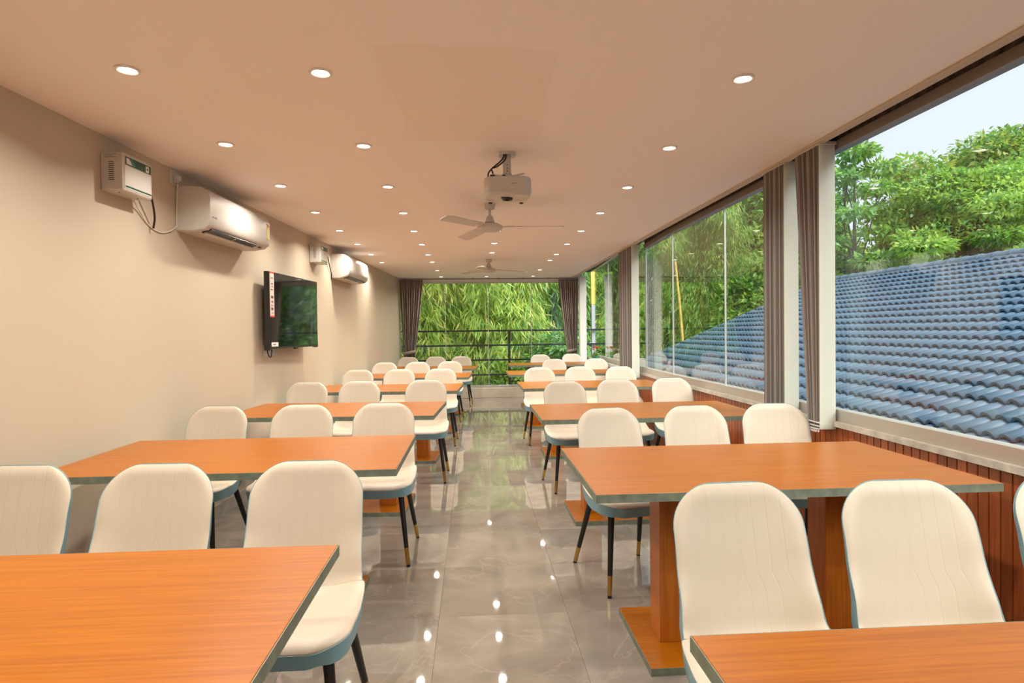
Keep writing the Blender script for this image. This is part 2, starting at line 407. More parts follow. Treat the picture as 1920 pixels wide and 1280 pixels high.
# glass side : panelled wall, ledge, rails, panes
wr = struct(MB().prism([(xr(Y0) - .005, Y0), (xr(Y0) + .12, Y0), (xr(6.5) + .12, 6.5), (xr(Y1) + .12, Y1), (xr(Y1) - .005, Y1), (xr(6.5) - .005, 6.5)], 0, 0.755).build('wall_right', 'panel_gap'),
            'low wall of red brown vertical boards under the glass')
PP = 0.0555
plank_me = MB().box(-.022, 0.0, -PP / 2 + .0022, PP / 2 - .0022, 0.0, 0.752, ch=.002).mesh('plank', 'panel_wood')
y = 0.9
while y < Y1 - .03:
    o = link('plank', plank_me, wr); o.location = (xr(y) - .005, y, 0.001)
    if y > 6.5: o.rotation_euler.z = -math.atan(0.052)
    y += PP
MB().box(xr(0) - .027, xr(0) - .005, Y0, 0.9 - PP / 2, 0.0, 0.752).build('plank', 'panel_wood', wr)

def seg_pts(y0, y1):                              # breakpoints of the glass line
    ys = [y0] + ([6.5] if y0 < 6.5 < y1 else []) + [y1]
    return ys
def strip(mb, y0, y1, in0, in1, z0, z1):          # strip following the glass line, offsets in x
    ys = seg_pts(y0, y1)
    poly = [(xr(q) + in1, q) for q in ys]; back = [(xr(q) + in0, q) for q in reversed(ys)]
    return mb.prism(poly + back, z0, z1)
w2 = struct(empty('window_2', (0, 0, 0)), 'long frameless glass window wall overlooking the blue roof')
strip(MB(), Y0, Y1, -.055, .12, .755, .785).build('window_ledge', 'stone_ledge', w2)
strip(MB(), Y0, Y1, -.03, .035, .785, SILL).build('bottom_rail', 'rail_grey', w2)
strip(MB(), Y0, 7.6, -.03, .035, HEAD, CEIL + .004).build('top_rail', 'frame_brown', w2)
strip(MB(), Y0, 7.6, -.022, .035, CEIL + .004, CEIL + .16).build('slot_back', 'rough_slot', w2)
strip(MB(), 7.6, Y1, -.03, .035, HEAD_B, CEIL + .16).build('top_rail', 'aluminium', w2)
MB().prism([(2.13, 9.0), (2.2, 9.0), (2.4, Y1), (2.3, Y1)], .742, .785).build('window_ledge', 'stone_ledge', w2)
ys_seam = [Y0, -1.0, 0.4, 1.95, 3.74, on_x(1360, 560, 2.12).y, on_x(1262, 560, 2.12).y, 7.6, 9.15, 10.45, Y1 - .25]
for a, b in zip(ys_seam, ys_seam[1:]):
    strip(MB(), a + .004, b - .004, -.005, .005, SILL - .01, (HEAD if a < 7.5 else HEAD_B) + .01).build('pane', 'window_glass', w2)
for a in ys_seam[1:-1]:
    strip(MB(), a - .004, a + .004, -.007, .007, SILL, HEAD if a < 7.5 else HEAD_B).build('joint_strip', 'aluminium', w2)

# ------------------------------------------------------------------ tables
TW, TD, TH, TT = 1.50, 0.865, 0.75, 0.030
def make_table():
    t = empty('dining_table')
    MB().box(-TW / 2 + .001, TW / 2 - .001, -TD / 2 + .001, TD / 2 - .001, TH - TT, TH, ch=.0012).build('tabletop', 'laminate', t)
    e = MB()
    b = .0016
    for (x0, x1, y0, y1) in ((-TW / 2 - b, TW / 2 + b, -TD / 2 - b, -TD / 2 + .0005), (-TW / 2 - b, TW / 2 + b, TD / 2 - .0005, TD / 2 + b),
                             (-TW / 2 - b, -TW / 2 + .0005, -TD / 2, TD / 2), (TW / 2 - .0005, TW / 2 + b, -TD / 2, TD / 2)):
        e.box(x0, x1, y0, y1, TH - TT - .0005, TH - .0008)
    e.build('edge_band', 'edge_band', t)
    for sx in (-1, 1):
        MB().box(sx * .355 - .062, sx * .355 + .062, -.07, .07, .030, TH - TT, ch=.0015).build('pillar', 'laminate_leg', t)
    MB().box(-.51, .51, -.26, .26, .0, .030, ch=.001).build('base_plate', 'laminate', t)
    e = MB(); b = .0016
    for (x0, x1, y0, y1) in ((-.51 - b, .51 + b, -.26 - b, -.2595), (-.51 - b, .51 + b, .2595, .26 + b), (-.51 - b, -.5095, -.26, .26), (.5095, .51 + b, -.26, .26)):
        e.box(x0, x1, y0, y1, .0005, .0295)
    e.build('base_edge', 'edge_band', t)
    return t
proto_t = make_table()
# (x centre, y far edge, rotation), rows counted from the bamboo window
LT = [(-0.70, 10.49, WANG), (-0.80, 8.72, WANG), (-0.895, 6.93, WANG), (-1.01, 5.17, WANG), (-1.085, 3.475, 0), (-1.125, 1.69, 0)]
RT = [(1.35, 11.22, 0), (1.215, 8.98, 0), (1.24, 6.98, 0), (1.185, 4.80, 0), (1.172, 2.98, 0), (1.15, 1.12, 0)]
first = True
for side, rows, nm in (('l', LT, 'wall-side'), ('r', RT, 'glass-side')):
    for k, (x, yf, a) in enumerate(rows):
        t = proto_t if first else copy_tree(proto_t); first = False
        t.location = (x, yf - TD / 2, 0); t.rotation_euler = (0, 0, a)
        tag(t, 'orange wood laminate table, %s %s table from the bamboo window' % (ORD[k], nm), 'table', 'laminate tables in two rows')

# ------------------------------------------------------------------ chairs
def spline(P, n):
    P = [Vector((0, *p)) for p in P]; out = []
    for i in range(len(P) - 1):
        p0, p1, p2, p3 = P[max(i - 1, 0)], P[i], P[i + 1], P[min(i + 2, len(P) - 1)]
        for k in range(n):
            t = k / n
            out.append(0.5 * ((2 * p1) + (p2 - p0) * t + (2 * p0 - 5 * p1 + 4 * p2 - p3) * t * t + (3 * p1 - p0 - 3 * p2 + p3) * t ** 3))
    out.append(P[-1]); return out
PROF = spline([(-.245, .430), (-.205, .440), (-.08, .437), (.04, .430), (.115, .438), (.158, .480), (.180, .560), (.205, .680), (.232, .800), (.247, .878)], 14)
ARC = [0.0]
for a, b in zip(PROF, PROF[1:]): ARC.append(ARC[-1] + (b - a).length)
LEN = ARC[-1]
def prof_at(s):
    s = min(max(s, 0), LEN)
    for i in range(len(ARC) - 1):
        if s <= ARC[i + 1]:
            k = (s - ARC[i]) / (ARC[i + 1] - ARC[i]); p = PROF[i].lerp(PROF[i + 1], k)
            d = (PROF[min(i + 2, len(PROF) - 1)] - PROF[max(i - 1, 0)]).normalized()
            return p, Vector((0, -d.z, d.y))       # point and inward normal (up on the seat, forward on the back)
def interp(s, T):
    for (a, va), (b, vb) in zip(T, T[1:]):
        if s <= b:
            k = (s - a) / (b - a); k = k * k * (3 - 2 * k); return va + (vb - va) * k
    return T[-1][1]
S_J = LEN * 0.475                                 # where the seat turns into the back
HWT = [(0, .216), (S_J * .75, .220), (S_J * 1.05, .206), (LEN * .66, .198), (LEN * .85, .195), (LEN, .189)]
LIFT = [(0, .000), (S_J * .45, .010), (S_J * .95, .072), (S_J * 1.2, .062), (LEN * .75, .036), (LEN, .016)]
THK = [(0, .050), (S_J * .7, .060), (S_J * 1.05, .040), (LEN * .72, .020), (LEN, .008)]
def halfw(s, inset=0.0, s0=0.0, s1=None, r0=.11, r1=.105):
    s1 = LEN if s1 is None else s1
    w = interp(s, HWT) - inset
    d0, d1 = s - s0, s1 - s
    if d0 < r0: w -= r0 - math.sqrt(max(0, r0 * r0 - (r0 - d0) ** 2))
    if d1 < r1: w -= r1 - math.sqrt(max(0, r1 * r1 - (r1 - d1) ** 2))
    return max(w, .02)
def slab(name, s0, s1, inset, top, bot, r0, r1, matname, nt_=30, ns=18, crown=0.0, shrink=1.0, uv=False):
    """cushion-like slab between offsets bot and top above the profile surface"""
    ss = [s0 + (s1 - s0) * (0.5 - 0.5 * math.cos(math.pi * i / nt_)) for i in range(nt_ + 1)]
    qs = [math.sin(math.pi / 2 * (-1 + 2 * j / ns)) for j in range(ns + 1)]
    def grid(fn, k):
        out = []
        for s in ss:
            p, n = prof_at(s); hw = halfw(s, inset, s0, s1, r0, r1); full = interp(s, HWT)
            de = min(s - s0, s1 - s) / .05
            for q in qs:
                x = q * hw * k
                l = interp(s, LIFT) * (abs(x) / full) ** 2.6
                e = 1 - max(0, 1 - min(de, (1 - abs(q)) * hw / .05)) ** 3 if crown else 1
                out.append(p + Vector((x, 0, 0)) + n * (l + fn(s, e)))
        return out
    topv = grid(lambda s, e: top(s) - crown * (1 - e), 1.0)
    botv = grid(lambda s, e: bot(s), shrink)
    n = ns + 1; mb = MB(); off = len(topv)
    f = []
    for i in range(nt_):
        for j in range(ns):
            a, b, c, d = i * n + j, i * n + j + 1, (i + 1) * n + j + 1, (i + 1) * n + j
            f.append((a, b, c, d)); f.append((off + d, off + c, off + b, off + a))
    loop = [j for j in range(n)] + [i * n + ns for i in range(1, nt_ + 1)] + [nt_ * n + j for j in range(ns - 1, -1, -1)] + [i * n for i in range(nt_ - 1, 0, -1)]
    for a, b in zip(loop, loop[1:] + loop[:1]): f.append((a, off + a, off + b, b))
    mb.add([v[:] for v in topv + botv], f)
    me = mb.mesh(name, matname, smooth=True, angle=50)
    if uv:
        lay = me.uv_layers.new(name='stitch')
        uvs = [(q * halfw(s, inset, s0, s1, r0, r1), s - s0) for s in ss for q in qs] * 2
        for lp in me.loops: lay.data[lp.index].uv = uvs[lp.vertex_index]
    return me

def make_chair():
    c = empty('dining_chair')
    link('shell', slab('shell', 0.0008, LEN - .0008, .001, lambda s: .003, lambda s: -interp(s, THK), .11, .125, 'blue_leather', 44, 20, shrink=.955), c)
    link('seat_pad', slab('seat_pad', .003, S_J * 1.04, .0024, lambda s: .024, lambda s: .003, .11, .07, 'leather_plain', 26, 18, crown=.018), c)
    link('back_pad', slab('back_pad', S_J * .93, LEN - .0026, .0024, lambda s: .016, lambda s: .002, .03, .122, 'leather_quilt', 34, 22, crown=.014, uv=True), c)
    for sx in (-1, 1):
        for sy in (-1, 1):
            a = Vector((sx * .150, sy * .135 - .03, .395)); b = Vector((sx * .198, sy * .245, 0.0))
            P = lambda z: a.lerp(b, (a.z - z) / a.z)
            lg = MB().tube([P(.42), P(.10)], [.0175, .0125], 14).build('leg', 'black_metal', c, smooth=True)
            MB().tube([P(.102), P(.012)], [.0132, .0112], 14).build('ferrule', 'brass', lg, smooth=True)
            MB().tube([P(.0122), P(.0)], [.0105, .0105], 12).build('foot_cap', 'dark_plastic', lg, smooth=True)
    return c
proto_c = make_chair()
TOPY = 0.247                                     # how far behind the chair's centre its top edge stands
# (x, y of the back's top edge, rotation in degrees) per row, rows counted from the bamboo window
LC = [[(-1.20, 11.36, -3), (-.70, 11.40, -3), (-.235, 11.42, -4)],
      [(-1.35, 9.45, -4), (-.86, 9.46, -3), (-.37, 9.55, -4)],
      [(-1.42, 7.66, -3), (-.915, 7.64, -3), (-.41, 7.62, -2)],
      [(-1.54, 5.82, -4), (-1.07, 5.86, -3), (-.455, 5.88, -1)],
      [(-1.60, 3.98, -6), (-1.08, 3.97, -2), (-.575, 3.98, -1)],
      [(-1.575, 2.25, -4), (-1.09, 2.22, -3), (-.585, 2.21, 0)]]
RC = [[(1.27, 11.72, 2), (1.90, 11.90, 3)],
      [(1.275, 9.78, 2), (1.945, 9.74, 3)],
      [(.80, 7.55, 3), (1.31, 7.58, 2), (1.80, 7.50, 3)],
      [(.795, 5.44, 6), (1.295, 5.55, 4), (1.815, 5.60, 4)],
      [(.755, 3.50, 11), (1.275, 3.53, 4), (1.775, 3.56, -5)],
      [(.745, 1.745, 2), (1.235, 1.72, -2), (1.76, 1.73, 0)]]
SEAT_L = ['beside the cream wall', 'in the middle', 'on the aisle']
SEAT_R = ['on the aisle', 'in the middle', 'beside the glass']
first = True
for rows, nm, seats in ((LC, 'wall-side', SEAT_L), (RC, 'glass-side', SEAT_R)):
    for k, row in enumerate(rows):
        for i, (x, yt, a) in enumerate(row):
            c = proto_c if first else copy_tree(proto_c); first = False
            r = math.radians(a)
            c.location = (x + math.sin(r) * TOPY, yt - math.cos(r) * TOPY, 0); c.rotation_euler = (0, 0, r)
            st = seats[i] if len(row) == 3 else ('on the aisle', 'beside the glass')[i]
            tag(c, 'cream and blue chair %s, %s %s row from the bamboo window' % (st, ORD[k], nm), 'chair', 'upholstered chairs behind the tables')

# ------------------------------------------------------------------ ceiling downlights
LIGHTS = [(-1.37, [2.565 + k * .975 for k in range(-3, 8)] , 'first'),
          (-0.61, [2.565 + k * .985 for k in range(-3, 7)] + [9.36, 10.65, 11.85], 'second'),
          (0.262, [6.49, 7.40, 8.28, 11.86], 'third'),
          (1.16, [2.565 + k * .985 for k in range(-3, 7)] + [9.2, 10.6, 11.82], 'fourth')]
lm = bpy.data.lights.new('downlight', 'AREA'); lm.shape = 'DISK'; lm.size = 0.062; lm.energy = LAMP_W; lm.color = LAMP_COL; lm.spread = math.radians(148)
ring_me = MB().lathe([(.030, -.0005), (.048, -.0005), (.047, -.005), (.038, -.007), (.036, -.004), (.030, -.004)], 28).mesh('trim_ring', 'white_paint', smooth=True)
lens_me = MB().lathe([(.0335, -.0005), (.0335, -.0045), (.001, -.0050)], 24).mesh('lens', 'lamp_lens', smooth=True)
for x, ys, nm in LIGHTS:
    ys = sorted(ys, reverse=True)
    for k, yy in enumerate(ys):
        d = empty('downlight', (x, yy, CEIL))
        link('trim_ring', ring_me, d); link('lens', lens_me, d)
        lo = bpy.data.objects.new('lamp', lm); C.objects.link(lo); lo.parent = d; lo.location = (0, 0, -.012)
        tag(d, 'recessed downlight, %s from the bamboo window, %s line from the cream wall' % (ORD[k] if k < 12 else 'thirteenth', nm), 'downlight', 'recessed ceiling downlights')

# ------------------------------------------------------------------ cream wall things : local frame x = out of the wall, y = along the wall
def wall_empty(name, s, z, off=0.0):
    y = 2.744 + s * math.cos(WANG)
    return empty(name, (xl(y) + off, y, z), WANG)
def air_conditioner(s, label, sticker=True):
    t = wall_empty('air_conditioner', s, 2.0)
    Lg, prof = 1.0, [(0, 0), (.10, -.002), (.185, .012), (.215, .045), (.224, .10), (.222, .21), (.205, .255), (.165, .283), (.10, .290), (0, .290)]
    n = len(prof); mb = MB()
    ysl = [0, .006, .5, Lg - .006, Lg]; ins = [.006, 0, 0, 0, .006]
    for yv, i_ in zip(ysl, ins):
        cx, cz = .1, .145
        mb.v += [(cx + (px - cx) * (1 - i_ / .1) if px > 0.01 else 0.001, yv, cz + (pz - cz) * (1 - i_ / .145)) for px, pz in prof]
    for r in range(len(ysl) - 1):
        for k in range(n): mb.f.append((r * n + k, r * n + (k + 1) % n, (r + 1) * n + (k + 1) % n, (r + 1) * n + k)); mb.mi.append(0)
    mb.f += [tuple(range(n)), tuple((len(ysl) - 1) * n + k for k in range(n))]; mb.mi += [0, 0]
    mb.build('body', 'appliance_white', t, smooth=True, angle=40)
    # outlet slot with its flap
    a, b = Vector((.196, 0, .014)), Vector((.125, 0, -.006))
    d = (b - a).normalized(); nrm = Vector((d.z, 0, -d.x)); nrm = nrm if nrm.z < 0 else -nrm
    def plate(name, y0, y1, u0, u1, h0, h1, mt, par):
        q = MB(); vs = []
        for h in (h0, h1):
            for yv, u in ((y0, u0), (y1, u0), (y1, u1), (y0, u1)):
                p = a + d * u + nrm * h; vs.append((p.x, yv, p.z))
        q.add(vs, [(0, 1, 2, 3), (7, 6, 5, 4), (0, 4, 5, 1), (1, 5, 6, 2), (2, 6, 7, 3), (3, 7, 4, 0)])
        return q.build(name, mt, par)
    sl = plate('outlet_slot', .06, .80, -.008, .060, -.004, .0035, 'dark_plastic', t)
    plate('flap', .065, .795, .034, .058, .004, .012, 'appliance_white', sl)
    plate('vane', .42, .425, .0, .03, .0036, .011, 'appliance_grey', sl)
    plate('receiver_window', .86, .905, .0, .022, -.003, .004, 'dark_plastic', t)
    m = MB()
    for k, wv in enumerate((.012, .008, .014, .010)): m.box(.2215, .2245, .035 + k * .017, .035 + k * .017 + wv, .090, .099)
    m.build('maker_mark', 'print_grey', t)
    if sticker:
        st = MB().box(.2205, .2255, .935, .975, .085, .21, ch=.0003).build('energy_label', 'sticker_yellow', t)
        MB().lathe([(.014, 0), (.014, .0012)], 18).build('rating_disc', 'sticker_red', st)
        dd = st.children[0]; dd.rotation_euler = (0, math.pi / 2, 0); dd.location = (.2252, .955, .190)
    MB().box(.2205, .2245, .945, .972, .030, .037).build('model_mark', 'print_grey', t)
    return tag(t, label, 'air conditioner', 'wall air conditioners')
ac1 = air_conditioner(1.357, 'white split air conditioner with yellow energy label, high on the cream wall before the television')
ac2 = air_conditioner(4.83, 'white split air conditioner high on the cream wall between television and brown curtain', sticker=False)

def stabiliser(s, label, full=True):
    t = wall_empty('voltage_stabiliser', s, 2.095)
    Ly, Hz, Dx = .262, .20, .122
    MB().box(.001, Dx, 0, Ly, 0, Hz, ch=.006).build('body', 'appliance_white', t)
    p = MB().box(Dx, Dx + .003, .010, Ly - .010, .012, Hz - .010, ch=.001).build('front_panel', 'appliance_white', t)
    MB().box(Dx + .003, Dx + .0042, .016, Ly - .016, Hz - .062, Hz - .018).build('green_banner', 'green_print', p)
    MB().box(Dx + .003, Dx + .0042, .016, Ly - .016, .020, .028).build('green_stripe', 'green_print', p)
    if full:
        MB().add([(Dx + .0046, .024, Hz - .056), (Dx + .0046, .075, Hz - .056), (Dx + .0046, .048, Hz - .026), (Dx + .0046, .024, Hz - .024),
                  (Dx + .0042, .024, Hz - .056), (Dx + .0042, .075, Hz - .056), (Dx + .0042, .048, Hz - .026), (Dx + .0042, .024, Hz - .024)],
                 [(0, 1, 2, 3), (7, 6, 5, 4), (0, 4, 5, 1), (1, 5, 6, 2), (2, 6, 7, 3), (3, 7, 4, 0)]).build('white_mark', 'paper_white', p)
        MB().add([(Dx + .0045, .078, Hz - .056), (Dx + .0045, .105, Hz - .056), (Dx + .0045, .078, Hz - .024), (Dx + .0045, .052, Hz - .024),
                  (Dx + .0042, .078, Hz - .056), (Dx + .0042, .105, Hz - .056), (Dx + .0042, .078, Hz - .024), (Dx + .0042, .052, Hz - .024)],
                 [(0, 1, 2, 3), (7, 6, 5, 4), (0, 4, 5, 1), (1, 5, 6, 2), (2, 6, 7, 3), (3, 7, 4, 0)]).build('teal_mark', 'teal_print', p)
        sq = MB().box(Dx + .0042, Dx + .0047, .196, .226, Hz - .058, Hz - .024).build('white_square', 'paper_white', p)
        MB().box(Dx + .0047, Dx + .0050, .206, .217, Hz - .046, Hz - .035).build('dark_dot', 'print_dark', p)
    else:
        MB().box(Dx + .0042, Dx + .0047, .03, .09, Hz - .055, Hz - .026).build('white_mark', 'paper_white', p)
    for k in range(10):
        MB().box(.046, .074, -.0012, .002, .052 + k * .0105, .0555 + k * .0105).build('vent_slot', 'print_dark', t)
    m = MB()
    for k, (a, b) in enumerate(((.03, .085), (.025, .07), (.03, .09))): m.box(a, b, -.0006, .002, .172 + k * .007, .175 + k * .007)
    m.build('side_print', 'print_grey', t)
    for yy in (.05, .21): MB().lathe([(.004, 0), (.004, -.003)], 10, (.07, yy, .0)).build('screw', 'print_dark', t, smooth=True)
    return tag(t, label, 'stabiliser', 'voltage stabilisers')
stabiliser(0.627, 'white voltage stabiliser box with green banner, beside the plug point on the cream wall')
stabiliser(4.02, 'white voltage stabiliser box above the television corner on the cream wall', full=False)

t = wall_empty('plug_socket', 1.285, 2.29)
MB().box(.0, .012, .0, .085, .0, .09, ch=.003).build('plate', 'appliance_white', t)
pl = MB().box(.012, .045, .028, .075, .012, .062, ch=.006).build('plug', 'appliance_grey', t)
MB().box(.045, .0465, .04, .062, .016, .020).build('slot', 'print_dark', pl)
tag(t, 'white plug in a small socket above the air conditioner end', 'socket')
def wall_pt(s, z, off): 
    y = 2.744 + s; return (xl(y) + off, y, z)
def curve_pts(pts, n=8):
    P = [Vector(p) for p in pts]; out = []
    for i in range(len(P) - 1):
        p0, p1, p2, p3 = P[max(i - 1, 0)], P[i], P[i + 1], P[min(i + 2, len(P) - 1)]
        for k in range(n):
            q = k / n; out.append(0.5 * ((2 * p1) + (p2 - p0) * q + (2 * p0 - 5 * p1 + 4 * p2 - p3) * q * q + (3 * p1 - p0 - 3 * p2 + p3) * q ** 3))
    out.append(P[-1]); return out
tag(MB().tube(curve_pts([wall_pt(.80, 2.10, .05), wall_pt(.92, 2.06, .02), wall_pt(1.03, 1.99, .008), wall_pt(1.15, 1.96, .008), wall_pt(1.27, 1.985, .010), wall_pt(1.35, 2.03, .012)]), .0045, 8).build('power_cable', 'cable_white', smooth=True),
    'thin white cable sagging from stabiliser to air conditioner', 'cable')
tag(MB().tube(curve_pts([wall_pt(.893, 2.20, .085), wall_pt(.96, 2.12, .075), wall_pt(1.03, 2.03, .05), wall_pt(1.05, 1.965, .03)]), .006, 8).build('black_cable', 'cable_black', smooth=True),
    'short black cable hanging beside the stabiliser with green banner', 'cable')
tag(MB().tube(curve_pts([wall_pt(1.335, 2.298, .03), wall_pt(1.345, 2.26, .02), wall_pt(1.352, 2.15, .010), wall_pt(1.353, 2.03, .006)]), .0045, 8).build('plug_cable', 'cable_white', smooth=True),
    'white cable dropping from the plug behind the air conditioner', 'cable')
tag(MB().tube(curve_pts([wall_pt(4.56, 2.33, .01), wall_pt(4.60, 2.22, .03), wall_pt(4.70, 2.13, .02), wall_pt(4.80, 2.04, .012), wall_pt(4.815, 1.985, .008)]), .006, 8).build('black_cable', 'cable_black', smooth=True),
    'black cable between the second stabiliser and the air conditioner past the television', 'cable')

# television on its bracket
tvw, tvh = 1.18, 0.665
tA, tB = Vector((-1.725, 5.32, 0)), Vector((-1.622, 6.45, 0))
tv_dir = (tB - tA).normalized()
tv = empty('television', (tA.x, tA.y, 1.197), math.atan2(-tv_dir.x, tv_dir.y))
MB().box(-.045, 0.0, 0, tvw, 0, tvh, ch=.004).build('casing', 'dark_plastic', tv)
MB().box(0.0, .0012, .010, tvw - .010, .018, tvh - .010).build('screen', 'screen', tv)
MB().box(-.075, -.045, .18, tvw - .18, .02, .35, ch=.008).build('rear_hump', 'dark_plastic', tv)
MB().box(-.02, .004, tvw * .5 - .03, tvw * .5 + .03, -.012, .0, ch=.002).build('sensor', 'dark_plastic', tv)
MB().box(-.05, -.002, -.012, .03, -.01, .085, ch=.006).build('corner_guard', 'dark_plastic', tv)
MB().box(-.05, -.002, tvw - .03, tvw + .012, -.01, .06, ch=.006).build('corner_guard', 'dark_plastic', tv)
st = MB().box(.0012, .0022, .012, .098, .275, tvh - .004).build('spec_sticker', 'sticker_pink', tv)
for z0, z1 in ((tvh - .016, tvh - .004), (.275, .288)): MB().box(.0022, .0026, .012, .098, z0, z1).build('red_band', 'sticker_red', st)
for k, (z, h, mt) in enumerate(((.60, .018, 'print_grey'), (.555, .010, 'print_dark'), (.53, .014, 'print_grey'), (.505, .010, 'print_dark'), (.435, .022, 'print_dark'), (.40, .012, 'print_dark'), (.37, .010, 'print_grey'), (.335, .022, 'print_dark'), (.305, .008, 'print_grey'))):
    MB().box(.0022, .0026, .028 + .006 * (k % 3), .08 - .005 * (k % 2), z, z + h).build('print_block', mt, st)
MB().box(.0012, .0022, .03, .17, .022, .058).build('corner_label', 'paper_white', tv)
MB().box(.0022, .0025, .06, .12, .034, .046).build('label_print', 'print_grey', tv)
MB().box(-.098, -.075, .42, .72, .16, .46, ch=.004).build('wall_bracket', 'black_metal', tv)
MB().box(-.106, -.098, .50, .64, .20, .40, ch=.002).build('wall_bracket', 'black_metal', tv)
MB().tube(curve_pts([(-.03, .01, .01), (-.03, .03, -.045), (-.03, .075, -.07), (-.03, .10, -.04), (-.03, .105, .0)]), .005, 8).build('loop_cable', 'cable_black', tv, smooth=True)
tag(tv, 'black flat television with pink spec sticker mounted on the cream wall', 'television')
t = wall_empty('switch_plate', 2.72, 1.135)
MB().box(0, .010, 0, .24, 0, .095, ch=.003).build('plate', 'appliance_white', t)
for k in range(5): MB().box(.010, .0135, .02 + k * .042, .054 + k * .042, .022, .073, ch=.001).build('switch', 'appliance_white', t)
tag(t, 'white wall switch plate low beside the television', 'switch')

# ------------------------------------------------------------------ projector
pj = empty('projector', (.213, 3.70, 2.115))
n = 40; W2, D2 = .142, .115
def sell(a, k=.55): 
    c_, s_ = math.cos(a), math.sin(a); return (W2 * abs(c_) ** k * (1 if c_ > 0 else -1), D2 * abs(s_) ** k * (1 if s_ > 0 else -1))
body = MB(); rings = [(.012, .90), (.018, .95), (.030, .985), (.036, 1.0), (.105, 1.0), (.115, .985), (.121, .94), (.124, .85)]
body.v = [(x * q, y_ * q, z) for z, q in rings for x, y_ in [sell(2 * math.pi * k / n) for k in range(n)]]
body.f = [(i * n + k, i * n + (k + 1) % n, (i + 1) * n + (k + 1) % n, (i + 1) * n + k) for i in range(len(rings) - 1) for k in range(n)] + [tuple(range(n - 1, -1, -1)), tuple((len(rings) - 1) * n + k for k in range(n))]
body.mi = [0] * len(body.f)
body.build('body', 'appliance_white', pj, smooth=True, angle=30)
MB().box(-.135, .135, -D2 - .0006, -D2 + .01, .031, .0325).build('body_seam', 'appliance_grey', pj)
def pj_front(x): 
    c_ = abs(x) / W2; a = math.acos(min(1, c_ ** (1 / .55))); return -D2 * math.sin(a) ** .55
g = MB()
for r in range(9):
    for c_ in range(6):
        x = .073 + c_ * .0115; yv = pj_front(x + .003)
        if x > .132: continue
        g.box(x, x + .006, yv - .0012, yv + .006, .046 + r * .0072, .0505 + r * .0072)
g.build('vent_grille', 'dark_plastic', pj)
MB().box(-.042, -.040, -D2 - .0008, -D2 + .004, .036, .105).build('panel_line', 'appliance_grey', pj)
m = MB()
for k in range(5): m.box(.016 + k * .0062, .0205 + k * .0062, -D2 - .0008, -D2 + .003, .072, .078)
m.build('maker_mark', 'print_grey', pj)
MB().lathe([(.017, 0), (.017, .0008)], 20).build('round_sticker', 'teal_print', pj)
q = pj.children[-1]; q.rotation_euler = (math.pi / 2, 0, 0); q.scale = (1, .6, 1); q.location = (-.05, -D2 + .0015, .021)
MB().box(-.105, -.078, -.112, -.09, .118, .124).build('focus_slot', 'dark_plastic', pj)
MB().box(-.035, -.015, -.112, -.09, .118, .124).build('focus_slot', 'dark_plastic', pj)
for fx, fy in ((-.03, -.08), (.09, .07), (-.1, .07)): MB().lathe([(.010, -.008), (.012, 0)], 14, (fx, fy, 0)).build('foot', 'dark_plastic', pj, smooth=True)
MB().lathe([(.030, 0), (.034, .012), (.034, .02)], 20).build('lens', 'dark_plastic', pj, smooth=True)
q = pj.children[-1]; q.rotation_euler = (-math.pi / 2, 0, 0); q.location = (-.06, D2 - .006, .07)
mt = MB().box(-.024, .024, -.022, .022, .150, CEIL - 2.115 - .012, ch=.004).build('mount_column', 'appliance_white', pj)
for zz in (.17, .185, .205): MB().lathe([(.0035, 0), (.0035, .0015)], 10).build('bolt', 'print_dark', mt); q = mt.children[-1]; q.rotation_euler = (math.pi / 2, 0, 0); q.location = (0, -.022, zz)
MB().box(-.030, .030, -.028, .028, .130, .152, ch=.004).build('mount_head', 'appliance_grey', pj)
MB().tube(curve_pts([(-.095, -.05, .142), (-.04, -.05, .134), (.03, -.05, .134), (.10, -.05, .148)]), .004, 8).build('mount_arm', 'appliance_grey', pj, smooth=True)
MB().box(-.05, .05, -.05, .05, CEIL - 2.115 - .012, CEIL - 2.115 - .0005, ch=.002).build('ceiling_plate', 'appliance_white', pj)
for dx_ in (0, .018):
    MB().tube(curve_pts([(-.018 + dx_ * .6, -.03, .272), (-.03 + dx_, -.03, .235), (-.075 + dx_, -.03, .195), (-.092, -.03, .180), (-.112 + dx_ * 1.4, -.03, .155), (-.115 + dx_ * 1.6, -.03, .124)]), .0045, 8).build('cable', 'cable_black', pj, smooth=True)
tag(pj, 'white projector hanging from a short column under the ceiling', 'projector')

